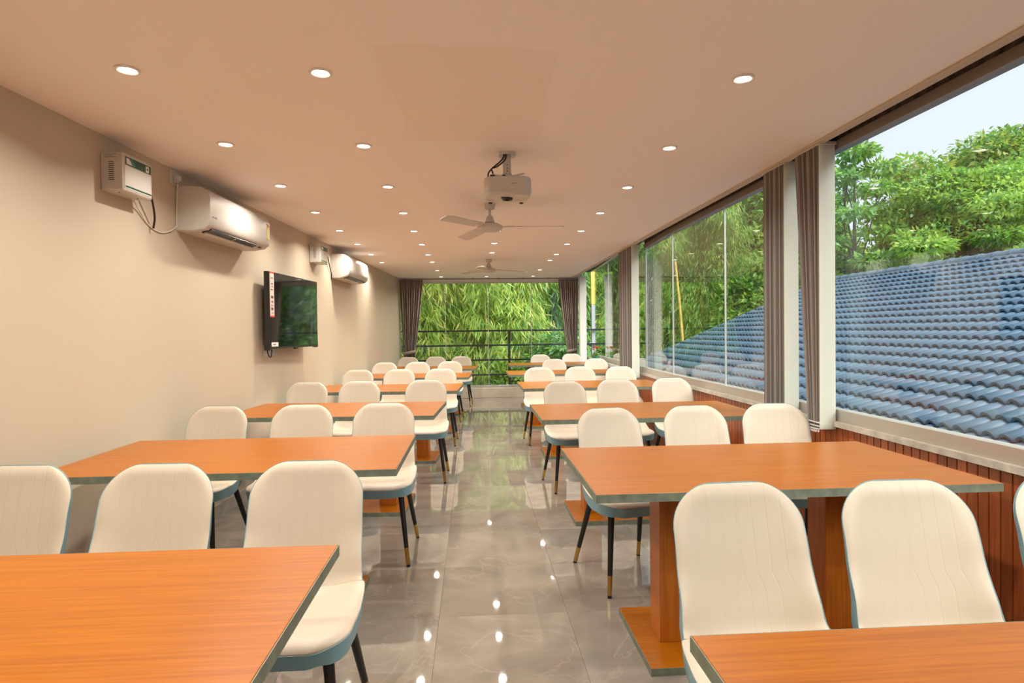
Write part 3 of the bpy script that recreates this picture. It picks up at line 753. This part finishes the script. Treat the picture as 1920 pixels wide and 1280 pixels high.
# ------------------------------------------------------------------ ceiling fans
def fan(x, y, zm, angs, label, L_=.60):
    t = empty('ceiling_fan', (x, y, CEIL))
    d = CEIL - zm
    MB().lathe([(.012, -.0005), (.048, -.0005), (.040, -.045), (.014, -.052)], 22).build('canopy', 'appliance_white', t, smooth=True)
    MB().tube([(0, 0, -.04), (0, 0, -d + .05)], .011, 12).build('down_rod', 'appliance_white', t, smooth=True)
    MB().lathe([(.014, -d + .095), (.026, -d + .085), (.042, -d + .035), (.014, -d + .034)], 22).build('lower_cup', 'appliance_white', t, smooth=True)
    MB().lathe([(.02, -d + .030), (.075, -d + .024), (.105, -d + .006), (.108, -d - .012), (.085, -d - .034), (.02, -d - .040)], 28).build('motor', 'appliance_white', t, smooth=True)
    for a in angs:
        b = MB(); nn = 10
        for i in range(nn + 1):
            q = i / nn; r = .16 + (L_ - .16) * q
            w = .048 + .016 * q - (.03 * max(0, (q - .9) / .1) ** 2)
            for sgn, th in ((-1, 0), (1, 0), (1, -.004), (-1, -.004)):
                b.v.append((r, sgn * w, th + sgn * .010 - .012 * q))
        b.f = [(i * 4 + k, i * 4 + (k + 1) % 4, i * 4 + 4 + (k + 1) % 4, i * 4 + 4 + k) for i in range(nn) for k in range(4)] + [(3, 2, 1, 0), tuple(nn * 4 + k for k in range(4))]
        b.mi = [0] * len(b.f)
        o = b.build('blade', 'appliance_white', t, smooth=True); o.location = (0, 0, -d); o.rotation_euler = (0, 0, a)
        MB().box(.085, .20, -.018, .018, -.006, .001, ch=.001).build('blade_arm', 'appliance_grey', o)
    return tag(t, label, 'ceiling fan', 'white ceiling fans')
fan(.147, 5.14, 2.20, [math.radians(a) for a in (-126, -10, 113)], 'white three-blade ceiling fan just behind the projector', .62)
fan(.235, 9.05, 2.235, [math.radians(a) for a in (14, 134, 254)], 'white three-blade ceiling fan hanging nearest the bamboo window', .58)

# ------------------------------------------------------------------ vertical blinds along the glass
def blind(y0, y1t, y1b, n, zt, zb, label, xo=0.0, xi=.095):
    t = empty('vertical_blind', (XE - .015 + xo, y0, CEIL))
    MB().box(-.005, .10, -.01, (y1t - y0) + .03, zt - CEIL, zt - CEIL + .018, ch=.002).build('head_rail', 'appliance_grey', t)
    def slat(yt, yb, w, mt, x0=0.0):
        m = MB(); vs = []
        for (yv, z) in ((yt, zt - CEIL), (yb, zb - CEIL)):
            for xx, dy_ in ((x0, 0), (x0 + w, .0), (x0 + w, .0016), (x0, .0016)): vs.append((xx, yv + dy_, z))
        m.add(vs, [(3, 2, 1, 0), (4, 5, 6, 7), (0, 1, 5, 4), (1, 2, 6, 5), (2, 3, 7, 6), (3, 0, 4, 7)])
        return m.build('slat', mt, t)
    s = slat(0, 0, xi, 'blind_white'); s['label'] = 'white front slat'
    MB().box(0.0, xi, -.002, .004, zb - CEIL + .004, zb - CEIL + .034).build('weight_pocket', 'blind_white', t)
    for k in range(n):
        q = (k + 1) / n
        slat((y1t - y0) * q, (y1b - y0) * q, xi, 'blind_shade_pale' if k % 3 == 2 else 'blind_shade_dark', -.004 * (k % 2))  # slats behind the front one carry their shade as colour
    for k in range(n):                            # looped bead chain joining the slats at the bottom
        yy = (y1b - y0) * (k + .5) / n; m = MB()
        for j in range(9):
            a = math.pi * j / 8
            m.tube([(-.006 - .010 * math.sin(a) * (k % 2), yy + .008 * math.cos(a), zb - CEIL + .040 - .052 * math.sin(a) - .003), (-.006 - .010 * math.sin(a) * (k % 2), yy + .008 * math.cos(a), zb - CEIL + .040 - .052 * math.sin(a) + .003)], .0036, 6)
        m.build('bead_loop', 'bead', t)
    return tag(t, label, 'blind', 'stacked vertical blinds')
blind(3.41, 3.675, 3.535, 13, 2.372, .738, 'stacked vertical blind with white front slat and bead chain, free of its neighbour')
blind(3.81, 4.085, 4.085, 13, 2.372, .745, 'stacked shade-toned vertical blind with pale front slat behind the fifth glass-side chair row')
blind(7.60, 8.26, 8.24, 16, 2.380, .72, 'stacked shade-toned vertical blind where the glass wall bends outward', xo=.0)

# ------------------------------------------------------------------ curtains at the bamboo window
def curtain(xt0, xt1, xb0, xb1, label):
    t = empty('curtain', ((xt0 + xt1) / 2, Y1 - .12, 0))
    cx = (xt0 + xt1) / 2; nz, nx = 26, 110; mb = MB()
    ZT, ZTIE, ZB = 2.36, .93, .04
    for i in range(nz + 1):
        z = ZT + (ZB - ZT) * i / nz
        if z > ZTIE:
            k = ((ZT - z) / (ZT - ZTIE)); k = k ** 1.25
        else:
            k = 1 - .35 * min(1, (ZTIE - z) / .5)
        l, r = xt0 + (xb0 - xt0) * k - cx, xt1 + (xb1 - xt1) * k - cx
        for j in range(nx + 1):
            q = j / nx
            amp = (.030 if z < ZT - .09 else .012) * (1 - .3 * k)
            yy = amp * math.sin(q * 2 * math.pi * 9 + .5 * math.sin(z * 2.1)) + .010 * math.sin(q * 2 * math.pi * 4 + z)
            mb.v.append((l + (r - l) * q, yy, z))
    n1 = nx + 1
    mb.f = [(i * n1 + j, i * n1 + j + 1, (i + 1) * n1 + j + 1, (i + 1) * n1 + j) for i in range(nz) for j in range(nx)]; mb.mi = [0] * len(mb.f)
    o = mb.build('cloth', 'curtain_cloth', t, smooth=True, angle=80)
    md = o.modifiers.new('thickness', 'SOLIDIFY'); md.thickness = .004
    b = MB(); cxx, rx = (xb0 + xb1) / 2 - cx, (xb1 - xb0) / 2 + .006
    pts = [(cxx + rx * math.cos(a), .05 * math.sin(a), ZTIE + .02 * math.cos(a)) for a in [2 * math.pi * k / 24 for k in range(25)]]
    for p in pts: b.v += [(p[0], p[1], p[2] - .03), (p[0], p[1], p[2] + .03)]
    b.f = [(2 * k, 2 * k + 2, 2 * k + 3, 2 * k + 1) for k in range(24)]; b.mi = [0] * 24
    o = b.build('tieback', 'curtain_cloth', t, smooth=True); md = o.modifiers.new('thickness', 'SOLIDIFY'); md.thickness = .006
    return tag(t, label, 'curtain', 'brown curtains at the bamboo window')
curtain(-1.44, -.985, -1.37, -1.15, 'brown pleated curtain tied back beside the cream wall')
curtain(1.70, 2.10, 1.86, 2.07, 'brown pleated curtain tied back beside the white corner post')
t = empty('curtain_track', (0, Y1 - .12, 2.372))
MB().box(xl(Y1) + .03, 2.10, -.014, .014, -.008, .012, ch=.002).build('track', 'frame_brown', t)
for xx in (-.53, 0, .5, 1.0, 1.5): MB().box(xx - .012, xx + .012, -.016, .016, -.012, .0195).build('bracket', 'frame_brown', t)
tag(t, 'thin brown curtain track above the bamboo window', 'curtain track')

# ------------------------------------------------------------------ flowers on the ledge
fp = empty('potted_flowers', (2.225, 11.05, .785))
MB().lathe([(.035, 0), (.05, .01), (.058, .075), (.052, .08)], 20).build('pot', 'pot_green', fp, smooth=True)
def leaf_quads(cent, direc, normal_hint, ln, wd, fold=.0):
    """lens-shaped leaf quads as arrays -> verts (4n,3)"""
    d = direc / np.linalg.norm(direc, axis=1, keepdims=True)
    s = np.cross(d, normal_hint); s /= np.linalg.norm(s, axis=1, keepdims=True) + 1e-9
    ln = ln[:, None]; wd = wd[:, None]
    n_ = np.cross(s, d)
    v = np.empty((len(cent), 4, 3))
    v[:, 0] = cent; v[:, 1] = cent + d * ln * .45 + s * wd * .5 + n_ * fold * ln
    v[:, 2] = cent + d * ln; v[:, 3] = cent + d * ln * .45 - s * wd * .5 + n_ * fold * ln
    return v.reshape(-1, 3)
def leaf_object(name, verts, midx, mats, parent, kind='stuff'):
    nq = len(verts) // 4; me = bpy.data.meshes.new(name)
    me.vertices.add(len(verts)); me.vertices.foreach_set('co', verts.astype(np.float32).ravel())
    me.loops.add(nq * 4); me.loops.foreach_set('vertex_index', np.arange(nq * 4, dtype=np.int32))
    me.polygons.add(nq); me.polygons.foreach_set('loop_start', np.arange(0, nq * 4, 4, dtype=np.int32)); me.polygons.foreach_set('loop_total', np.full(nq, 4, dtype=np.int32))
    for k in mats: me.materials.append(MATS[k])
    me.polygons.foreach_set('material_index', midx.astype(np.int32))
    me.update(calc_edges=True); me.validate()
    o = link(name, me, parent)
    if kind: o['kind'] = kind
    return o
for k, (a, r, h, mt) in enumerate(((0, .0, .16, 'petal_orange'), (1.0, .05, .13, 'petal_red'), (2.2, .06, .15, 'petal_red'), (3.4, .055, .12, 'petal_orange'), (4.6, .06, .14, 'petal_red'), (5.6, .075, .155, 'petal_orange'))):
    hd = Vector((r * math.cos(a), r * math.sin(a), .07 + h))
    stem = MB().tube([(0, 0, .06), hd], .003, 6).build('stem', 'leaf_green', fp)
    m = MB()
    for j in range(14):
        b_ = 2 * math.pi * j / 14; e = .4 + .35 * (j % 2)
        dv = Vector((math.cos(b_) * math.cos(e), math.sin(b_) * math.cos(e), math.sin(e))); sv = Vector((-math.sin(b_), math.cos(b_), 0))
        p = hd; m.add([p, p + dv * .022 + sv * .009, p + dv * .040, p + dv * .022 - sv * .009, p + Vector((0, 0, -.003))], [(0, 1, 2, 3), (4, 3, 2, 1)])
    m.build('flower_head', mt, stem)
nn = 40
a = rng.uniform(0, 2 * np.pi, nn); dd_ = np.stack([np.cos(a), np.sin(a), rng.uniform(-.1, 1.0, nn)], 1)
leaf_object('leaves', leaf_quads(np.stack([np.zeros(nn), np.zeros(nn), rng.uniform(.06, .12, nn)], 1), dd_, rng.normal(size=(nn, 3)), rng.uniform(.06, .11, nn), np.full(nn, .025)), rng.integers(0, 2, nn), ['leaf_green', 'leaf_fresh'], fp)
tag(fp, 'orange and red flowers in a small green pot on the window ledge', 'flowers')

# ------------------------------------------------------------------ outside : ground, balcony, railing
GZ = -3.2
struct(MB().box(-60, 80, -30, 90, GZ - .3, GZ).build('ground', 'soil'), 'dark ground far below the windows')
struct(MB().box(xl(Y1) - .6, 3.6, Y1 + .10, 13.40, -.35, -.06).build('balcony_slab', 'house_wall'), 'narrow balcony slab outside the bamboo window')
rl = empty('balcony_railing', (0, 13.2, -.06))
for z in (1.345, 1.032, .718, .400): MB().box(-2.2, 3.5, -.02, .02, z + .06 - .018, z + .06 + .018, ch=.003).build('rail', 'rail_black', rl)
for x in (-2.18, .76, 3.48): MB().box(x - .025, x + .025, -.024, .024, 0.0, 1.36 + .06, ch=.003).build('post', 'rail_black', rl)
tag(rl, 'black metal balcony railing outside the bamboo window', 'railing')
bp_ = empty('balcony_post', (2.62, 13.30, -.06))
MB().box(-.045, .045, -.045, .045, 0, 1.95, ch=.004).build('lower_part', 'post_grey', bp_)
MB().box(-.05, .05, -.05, .05, 1.95, 2.9, ch=.004).build('upper_part', 'post_yellow', bp_)
tag(bp_, 'slim balcony post, grey below and yellow above', 'post')

# ------------------------------------------------------------------ blue tiled roof next door
A_, MS = 2.6, 0.42                               # height below the eye at the camera's line, slope
RY0, RY1 = 0.3, 15.25
COS = 1 / math.sqrt(1 + MS * MS); TANG = math.atan(MS)
EXPO, PIT = 0.264, 0.150
RX1 = 3.42 * A_; NC = 25; RX0 = RX1 - NC * EXPO * COS
def rz_(x): return EYE - A_ + MS * x
roof = empty('tiled_roof', (RX0, RY0, rz_(RX0) - .0))
def rloc(x, y, z): return (x - RX0, y - RY0, z - rz_(RX0))
m = MB()                                          # deck, far slope and house walls under it
e = .05
m.add([rloc(RX0, RY0, rz_(RX0) - .012), rloc(RX0, RY1, rz_(RX0) - .012), rloc(RX1, RY1, rz_(RX1) - .012), rloc(RX1, RY0, rz_(RX1) - .012),
       rloc(2 * RX1 - RX0, RY1, rz_(RX0) - .012), rloc(2 * RX1 - RX0, RY0, rz_(RX0) - .012)] +
      [rloc(RX0, RY0, rz_(RX0) - .09), rloc(RX0, RY1, rz_(RX0) - .09), rloc(RX1, RY1, rz_(RX1) - .09), rloc(RX1, RY0, rz_(RX1) - .09),
       rloc(2 * RX1 - RX0, RY1, rz_(RX0) - .09), rloc(2 * RX1 - RX0, RY0, rz_(RX0) - .09)],
      [(0, 1, 2, 3), (3, 2, 4, 5), (9, 8, 7, 6), (11, 10, 8, 9), (0, 6, 7, 1), (1, 7, 8, 2), (2, 8, 10, 4), (4, 10, 11, 5), (5, 11, 9, 3), (3, 9, 6, 0)])
m.build('roof_deck', 'roof_dark', roof)
def house_wall():
    x0, x1 = RX0 + .5, 2 * RX1 - RX0 - .5; mb = MB(); zt = rz_(RX0) + .5 * MS - .09
    for yy, y2 in ((RY0 + .3, RY0 + .45), (RY1 - .45, RY1 - .3)):
        mb.add([rloc(x, q, z) for q in (yy, y2) for x, z in ((x0, GZ), (x1, GZ), (x1, zt), (RX1, rz_(RX1) - .09), (x0, zt))],
               [(4, 3, 2, 1, 0), (5, 6, 7, 8, 9), (0, 1, 6, 5), (1, 2, 7, 6), (2, 3, 8, 7), (3, 4, 9, 8), (4, 0, 5, 9)])
    for xx in (x0, x1 - .15):
        a = rloc(xx, RY0 + .3, GZ); b = rloc(xx + .15, RY1 - .3, zt); mb.box(a[0], b[0], a[1], b[1], a[2], b[2])
    mb.build('house_wall', 'house_wall', roof)
house_wall()
# one barrel tile with its side pan; local x = up the slope, y = along the eave, z = off the roof
def tile_geo():
    v = []; R_ = .061; arc = [math.pi * k / 6 for k in range(7)]
    Lt = EXPO + .03
    def ring(xx, r, zo): return [(xx, -math.cos(a) * r, math.sin(a) * r * .95 + zo) for a in arc]
    v += ring(0, R_, .040) + ring(Lt, R_ * .90, .000) + ring(0, R_ - .016, .030)
    f = [(i, i + 1, 8 + i, 7 + i) for i in range(6)] + [(i, 14 + i, 15 + i, i + 1) for i in range(6)]
    k = len(v)                                     # pan towards the next barrel
    v += [(0, R_ - .006, .012), (0, PIT - R_ + .006, .012), (Lt, PIT - R_ + .006, .002), (Lt, R_ - .006, .002),
          (0, R_ - .006, .0), (0, PIT - R_ + .006, .0)]
    f += [(k, k + 1, k + 2, k + 3), (k, k + 4, k + 5, k + 1)]
    return np.array(v), f
tv_, tf_ = tile_geo()
mb_t = MB().add([tuple(q) for q in tv_], tf_)
tile_m = bpy.data.meshes.new('roof_tile'); tile_m.from_pydata(mb_t.v, [], mb_t.f); tile_m.materials.append(MATS['roof_tile'])
tile_m.polygons.foreach_set('use_smooth', [i < 6 for i in range(len(tf_))]); tile_m.update()
cand = []
ncol = int((RY1 - RY0) / PIT)
for c_ in range(NC):
    for j in range(ncol):
        x, yy = RX0 + c_ * EXPO * COS, RY1 - .06 - j * PIT
        p = (x, yy, rz_(x)); u, v_, dep = project(p)
        zg = EYE + (p[2] - EYE) * 2.12 / x          # where the sight line crosses the glass
        yg = yy * 2.12 / x
        vis = dep > 0 and 1150 < u < 1930 and SILL < zg < HEAD and not (3.35 < yg < 4.15)
        cand.append((dep if vis else 1e3 + dep, x, yy))
cand.sort()
rotm = Matrix.Rotation(-TANG, 4, 'Y')
def jit(x, yy): 
    h = math.sin(x * 91.7 + yy * 47.3) * 43758.5; return h - math.floor(h)
rest = []; rn = np.array(rotm.to_3x3())
for k, (_, x, yy) in enumerate(cand):
    l = Vector(rloc(x, yy, rz_(x))); l.z += (jit(x, yy) - .5) * .004
    if k < 300:
        o = link('roof_tile', tile_m, roof); o.matrix_local = Matrix.Translation(l) @ rotm
    else:
        rest.append(tv_ @ rn.T + np.array(l))
big = np.concatenate(rest); nv = len(tv_)
me = bpy.data.meshes.new('roof_tiles_beyond'); fs = []
for k in range(len(rest)): fs += [tuple(i + k * nv for i in q) for q in tf_]
me.from_pydata([tuple(q) for q in big], [], fs); me.materials.append(MATS['roof_tile'])
me.polygons.foreach_set('use_smooth', [i < 6 for i in range(len(tf_))] * len(rest)); me.update()
o = link('roof_tiles_beyond', me, roof); o['kind'] = 'stuff'
rid = MB()
arc = [math.pi * k / 8 for k in range(9)]
def rring(yy, r, zo): return [(math.cos(a) * r * 1.25, yy, math.sin(a) * r + zo) for a in arc]
rv = rring(0, .095, .015) + rring(.36, .085, .0) + rring(0, .080, .012)
rid.add(rv, [(i, i + 1, 10 + i, 9 + i) for i in range(8)] + [(i, 18 + i, 19 + i, i + 1) for i in range(8)])
rme = rid.mesh('ridge_tile', 'roof_tile', smooth=True)
yy = RY0
while yy < RY1:
    o = link('ridge_tile', rme, roof); o.location = rloc(RX1, yy, rz_(RX1) + .02); yy += .33
vg = MB().tube([rloc(RX0, RY1, rz_(RX0) + .03), rloc(RX1, RY1, rz_(RX1) + .03)], .05, 10).build('verge_trim', 'roof_tile', roof, smooth=True)
tag(roof, 'blue grey barrel tiled roof of the house next door', 'roof')

# ------------------------------------------------------------------ trees and bamboo
def branchy(mb, a, b, r0, r1, bend=.15, n=5):
    a, b = Vector(a), Vector(b); L_ = (b - a).length
    off = Vector((random.uniform(-1, 1), random.uniform(-1, 1), random.uniform(-.2, .4))) * bend * L_
    pts = [a.lerp(b, k / n) + off * math.sin(math.pi * k / n) for k in range(n + 1)]
    mb.tube(pts, [r0 + (r1 - r0) * k / n for k in range(n + 1)], 7)
    return pts
def broadleaf(name, base, height, rad, npad, per, leaf, mats, wts, label, crown_lo=.35, flat=.38, trunk_r=.14, grp='trees beyond the roof', padr=(.5, 1.05)):
    """tree with leaf pads carried on branches; mats chosen by weight, lighter kinds grow on the upper pads"""
    t = empty(name, (base[0], base[1], GZ)); H_ = height
    tr = MB(); fork = Vector((random.uniform(-.3, .3), random.uniform(-.3, .3), H_ * crown_lo))
    branchy(tr, (0, 0, 0), fork, trunk_r, trunk_r * .7, .04)
    cs = []
    for k in range(npad):
        q = (k + .5) / npad; zz = crown_lo + (1 - crown_lo) * (q ** .8)
        env = math.sin(math.pi * min(1, (.18 + .82 * (1 - (zz - crown_lo) / (1 - crown_lo)))) * .62 + .15) 
        env = max(.16, (1 - ((zz - crown_lo) / (1 - crown_lo)) ** 2.2) ** .5)
        a = k * 2.399 + random.uniform(-.3, .3); r = rad * env * math.sqrt(random.uniform(.12, 1.0))
        cs.append(Vector((r * math.cos(a), r * math.sin(a), zz * H_)))
    for c in cs[::2]:
        st_ = fork + (Vector((0, 0, H_ * .9)) - fork) * random.uniform(0, .5)
        if c.z < st_.z: st_ = fork
        branchy(tr, st_, c - Vector((0, 0, .12)), trunk_r * .38, .012, .10)
    branchy(tr, fork, (fork.x * .3, fork.y * .3, H_ * .93), trunk_r * .7, .02, .05)
    tr.build('trunk', 'bark', t, smooth=True)
    V = []; MI = []
    for c in cs:
        R_ = random.uniform(*padr); n = int(per * random.uniform(.7, 1.3))
        u = rng.normal(size=(n, 3)); u /= np.linalg.norm(u, axis=1, keepdims=True); u *= rng.uniform(.35, 1, (n, 1)) ** .5
        p = np.array(c) + u * np.array([R_, R_, R_ * flat])
        d = u * np.array([1, 1, .35]) + rng.normal(size=(n, 3)) * .55 + np.array([0, 0, -.25])
        nh = np.array([0, 0, 1.0]) + rng.normal(size=(n, 3)) * .45
        V.append(leaf_quads(p, d, nh, rng.uniform(.7, 1.3, n) * leaf, rng.uniform(.7, 1.2, n) * leaf * .46, .03))
        w = np.array(wts, float); sh = rng.integers(0, len(mats))
        w = w * .6; w[sh] += .4 * w.sum(); w /= w.sum()
        MI.append(rng.choice(len(mats), n, p=w))
    leaf_object('crown', np.concatenate(V), np.concatenate(MI), mats, t)
    return tag(t, label, 'tree', grp)
def bamboo(base, nculm, h, spread, per, mats, wts, label, culm='culm_green', leaf=.29, lean=(0, -.5), grp='bamboo clumps outside the window', lo=.15):
    t = empty('bamboo_clump', (base[0], base[1], GZ)); V = []; MI = []; cm = []
    for k in range(nculm):
        a = random.uniform(0, 2 * math.pi); r = spread * math.sqrt(random.random()) * .35
        b0 = Vector((r * math.cos(a), r * math.sin(a), 0)); hh = h * random.uniform(.8, 1.08)
        out = Vector((math.cos(a) + lean[0], math.sin(a) + lean[1], 0)) * spread * random.uniform(.35, 1.0)
        pts = []
        for i in range(13):
            q = i / 12; pts.append(b0 + Vector((0, 0, hh * (math.sin(q * 1.75) / math.sin(1.57)))) + out * q ** 2.2)
        c = MB().tube(pts, [.026 * (1 - .8 * i / 12) + .004 for i in range(13)], 7).build('culm', culm, t, smooth=True)
        for s_ in range(per):
            q = random.uniform(lo, 1.0); i = min(11, int(q * 12)); p = pts[i].lerp(pts[i + 1], q * 12 - i)
            az = random.uniform(0, 2 * math.pi); rl_ = random.uniform(.15, .85) * (1.1 - .5 * q)
            cpt = np.array(p) + np.array([math.cos(az) * rl_, math.sin(az) * rl_, random.uniform(-.35, .2)])
            n = random.randint(10, 18)
            pos = cpt + rng.normal(size=(n, 3)) * np.array([.13, .13, .12])
            d = np.array([math.cos(az) * .45, math.sin(az) * .45, -.85]) + rng.normal(size=(n, 3)) * np.array([.38, .38, .30])
            V.append(leaf_quads(pos, d, rng.normal(size=(n, 3)) + np.array([0, -.6, .6]), rng.uniform(.6, 1.3, n) * leaf, rng.uniform(.7, 1.2, n) * leaf * .12, .02))
            w = np.array(wts, float) * .5; w[rng.choice(len(mats), p=np.array(wts) / sum(wts))] += .5; w /= w.sum()
            MI.append(rng.choice(len(mats), n, p=w))
    leaf_object('leaves', np.concatenate(V), np.concatenate(MI), mats, t)
    return tag(t, label, 'bamboo', grp)

BM = ['bamboo_lime', 'bamboo_fresh', 'bamboo_gold', 'leaf_fresh', 'leaf_green']
bamboo((-1.5, 15.7), 16, 7.0, 1.6, 150, BM, [.36, .28, .16, .14, .06], 'yellow green drooping bamboo behind the railing near the cream wall', 'culm_yellow')
bamboo((0.55, 15.9), 15, 7.0, 1.6, 150, BM, [.34, .32, .10, .17, .07], 'bright green drooping bamboo behind the middle of the railing')
bamboo((-3.4, 17.2), 10, 7.4, 1.7, 110, BM, [.34, .26, .18, .15, .07], 'tall yellowish bamboo at the far corner of the cream wall', 'culm_yellow')
bamboo((2.3, 17.8), 12, 7.4, 1.6, 130, ['leaf_fresh', 'leaf_green', 'leaf_blue', 'leaf_dark', 'leaf_lime'], [.26, .28, .2, .16, .1], 'darker bamboo behind the railing beside the brown curtain and corner post')
GM = ['leaf_fresh', 'leaf_green', 'leaf_blue', 'leaf_dark', 'leaf_lime']
broadleaf('leafy_shrub', (2.1, 15.3), 4.3, 1.2, 40, 170, .17, GM, [.3, .3, .22, .1, .08], 'leafy green shrub below the railing beside the corner post', .25, .5, .05, 'shrubs below the windows', (.3, .5))
broadleaf('leafy_shrub', (0.9, 14.9), 3.7, 1.0, 26, 150, .15, GM, [.2, .36, .2, .2, .04], 'low dark shrub under the railing post', .25, .5, .05, 'shrubs below the windows', (.3, .5))
MM = ['leaf_fresh', 'leaf_green', 'leaf_lime', 'leaf_dark', 'leaf_olive']
# seen past the roof's verge
bamboo((7.4, 20.5), 14, 8.6, 2.0, 150, ['leaf_fresh', 'leaf_green', 'leaf_olive', 'leaf_lime', 'leaf_dark'], [.3, .28, .2, .12, .1], 'feathery bamboo beside the end of the blue roof', 'culm_yellow', .24, (-.2, -.4), 'bamboo clumps outside the window', .1)
bamboo((5.2, 22.0), 12, 9.0, 2.2, 130, ['leaf_fresh', 'leaf_green', 'leaf_olive', 'leaf_lime', 'leaf_dark'], [.26, .3, .2, .12, .12], 'tall olive bamboo past the end of the blue roof', 'culm_green', .25, (0, -.4), 'bamboo clumps outside the window', .1)
tag(MB().tube(curve_pts([(6.22, 17.5, GZ), (6.14, 17.5, -.5), (6.02, 17.5, 1.6), (5.86, 17.5, 3.3)]), [.05 - .0006 * k for k in range(25)], 9).build('bamboo_stalk', 'culm_yellow', smooth=True),
    'single bare yellow bamboo stalk leaning past the roof verge', 'bamboo', 'bamboo clumps outside the window')
broadleaf('olive_tree', (9.8, 23.5), 9.6, 2.6, 80, 260, .26, MM, [.2, .26, .14, .12, .28], 'olive green tree rising past the end of the blue roof', .3)
broadleaf('round_tree', (11.6, 22.0), 9.8, 2.6, 85, 260, .26, MM, [.3, .34, .2, .1, .06], 'rounded fresh green tree between bamboo and slender tree', .28)
broadleaf('understory_bush', (8.7, 19.3), 6.0, 1.9, 60, 230, .22, MM, [.26, .36, .12, .18, .08], 'low green bush just past the roof verge', .3, .5, .07, 'bushes behind the roof', (.4, .8))
# seen over the ridge
broadleaf('slender_tree', (10.9, 16.9), 9.7, 1.25, 17, 260, .19, ['leaf_fresh', 'leaf_blue', 'leaf_green', 'leaf_lime', 'leaf_dark'], [.3, .26, .24, .12, .08], 'slender tree with umbrella top standing against the sky', .56, .34, .085, 'trees beyond the roof', (.38, .62))
broadleaf('umbrella_tree', (13.6, 16.2), 8.7, 2.9, 70, 700, .16, ['leaf_lime', 'leaf_fresh', 'leaf_green', 'leaf_blue', 'leaf_dark'], [.3, .36, .18, .1, .06], 'bright layered umbrella tree spreading over the roof ridge', .45, .34, .16)
broadleaf('umbrella_tree', (16.4, 16.4), 9.2, 2.7, 62, 680, .16, ['leaf_fresh', 'leaf_green', 'leaf_lime', 'leaf_blue', 'leaf_dark'], [.34, .28, .16, .14, .08], 'layered green tree with dark trunk beside the bright umbrella tree', .45, .34, .16)
broadleaf('tall_tree', (20.5, 22.5), 11.7, 3.6, 90, 330, .25, ['leaf_green', 'leaf_olive', 'leaf_fresh', 'leaf_blue', 'leaf_dark'], [.3, .26, .18, .16, .1], 'tallest olive green tree far behind the umbrella trees', .4, .42, .2, 'trees beyond the roof', (.7, 1.3))
broadleaf('airy_tree', (16.3, 21.6), 10.5, 2.3, 44, 240, .22, ['leaf_green', 'leaf_olive', 'leaf_fresh', 'leaf_blue', 'leaf_dark'], [.3, .28, .2, .12, .1], 'airy tree with bare branches against the sky behind the bright tree', .4, .42, .14)
for k, (x, yy, h, r, lb) in enumerate(((11.6, 18.6, 6.4, 2.1, 'tangled bush at the foot of the slender tree'), (14.2, 18.0, 6.6, 2.2, 'tangled yellow green bush under the bright umbrella tree'), (17.4, 18.2, 6.8, 2.3, 'dark bush under the tree with dark trunk'), (13.4, 22.5, 7.6, 2.6, 'deep green bush behind the slender tree'), (21.0, 18.6, 7.6, 2.8, 'broad bush beyond the near end of the ridge'))):
    broadleaf('understory_bush', (x, yy), h, r, 62, 230, .22, ['leaf_green', 'leaf_olive', 'leaf_fresh', 'leaf_dark', 'leaf_yellow'], [.34, .2, .22, .18, .06], lb, .3, .5, .07, 'bushes behind the roof', (.45, .85))
for k, (x, yy, h, r, lb) in enumerate(((0.0, 23.5, 10.5, 4.2, 'dense dark tree behind the bright bamboo'), (-5.5, 22.5, 10.0, 4.0, 'dense dark tree behind the yellow bamboo'), (5.6, 26.5, 11.0, 4.4, 'dense dark tree behind the olive bamboo'))):
    broadleaf('dense_tree', (x, yy), h, r, 95, 230, .34, ['leaf_green', 'leaf_dark', 'leaf_fresh', 'leaf_olive', 'leaf_lime'], [.34, .34, .16, .12, .04], lb, .12, .6, .2, 'dense trees in the background', (.8, 1.5))
for k, (x, yy, h, r, lb) in enumerate(((22.0, 12.5, 9.4, 3.2, 'spreading tree beyond the ridge, out past the dark trunked tree'), (20.5, 6.5, 9.0, 3.0, 'spreading tree opposite the near end of the roof ridge'), (27.0, 9.5, 11.0, 3.8, 'tall spreading tree behind the near end of the roof'))):
    broadleaf('spreading_tree', (x, yy), h, r, 62, 300, .26, ['leaf_fresh', 'leaf_green', 'leaf_lime', 'leaf_blue', 'leaf_dark'], [.32, .3, .16, .14, .08], lb, .3, .4, .18, 'trees beyond the roof', (.7, 1.3))
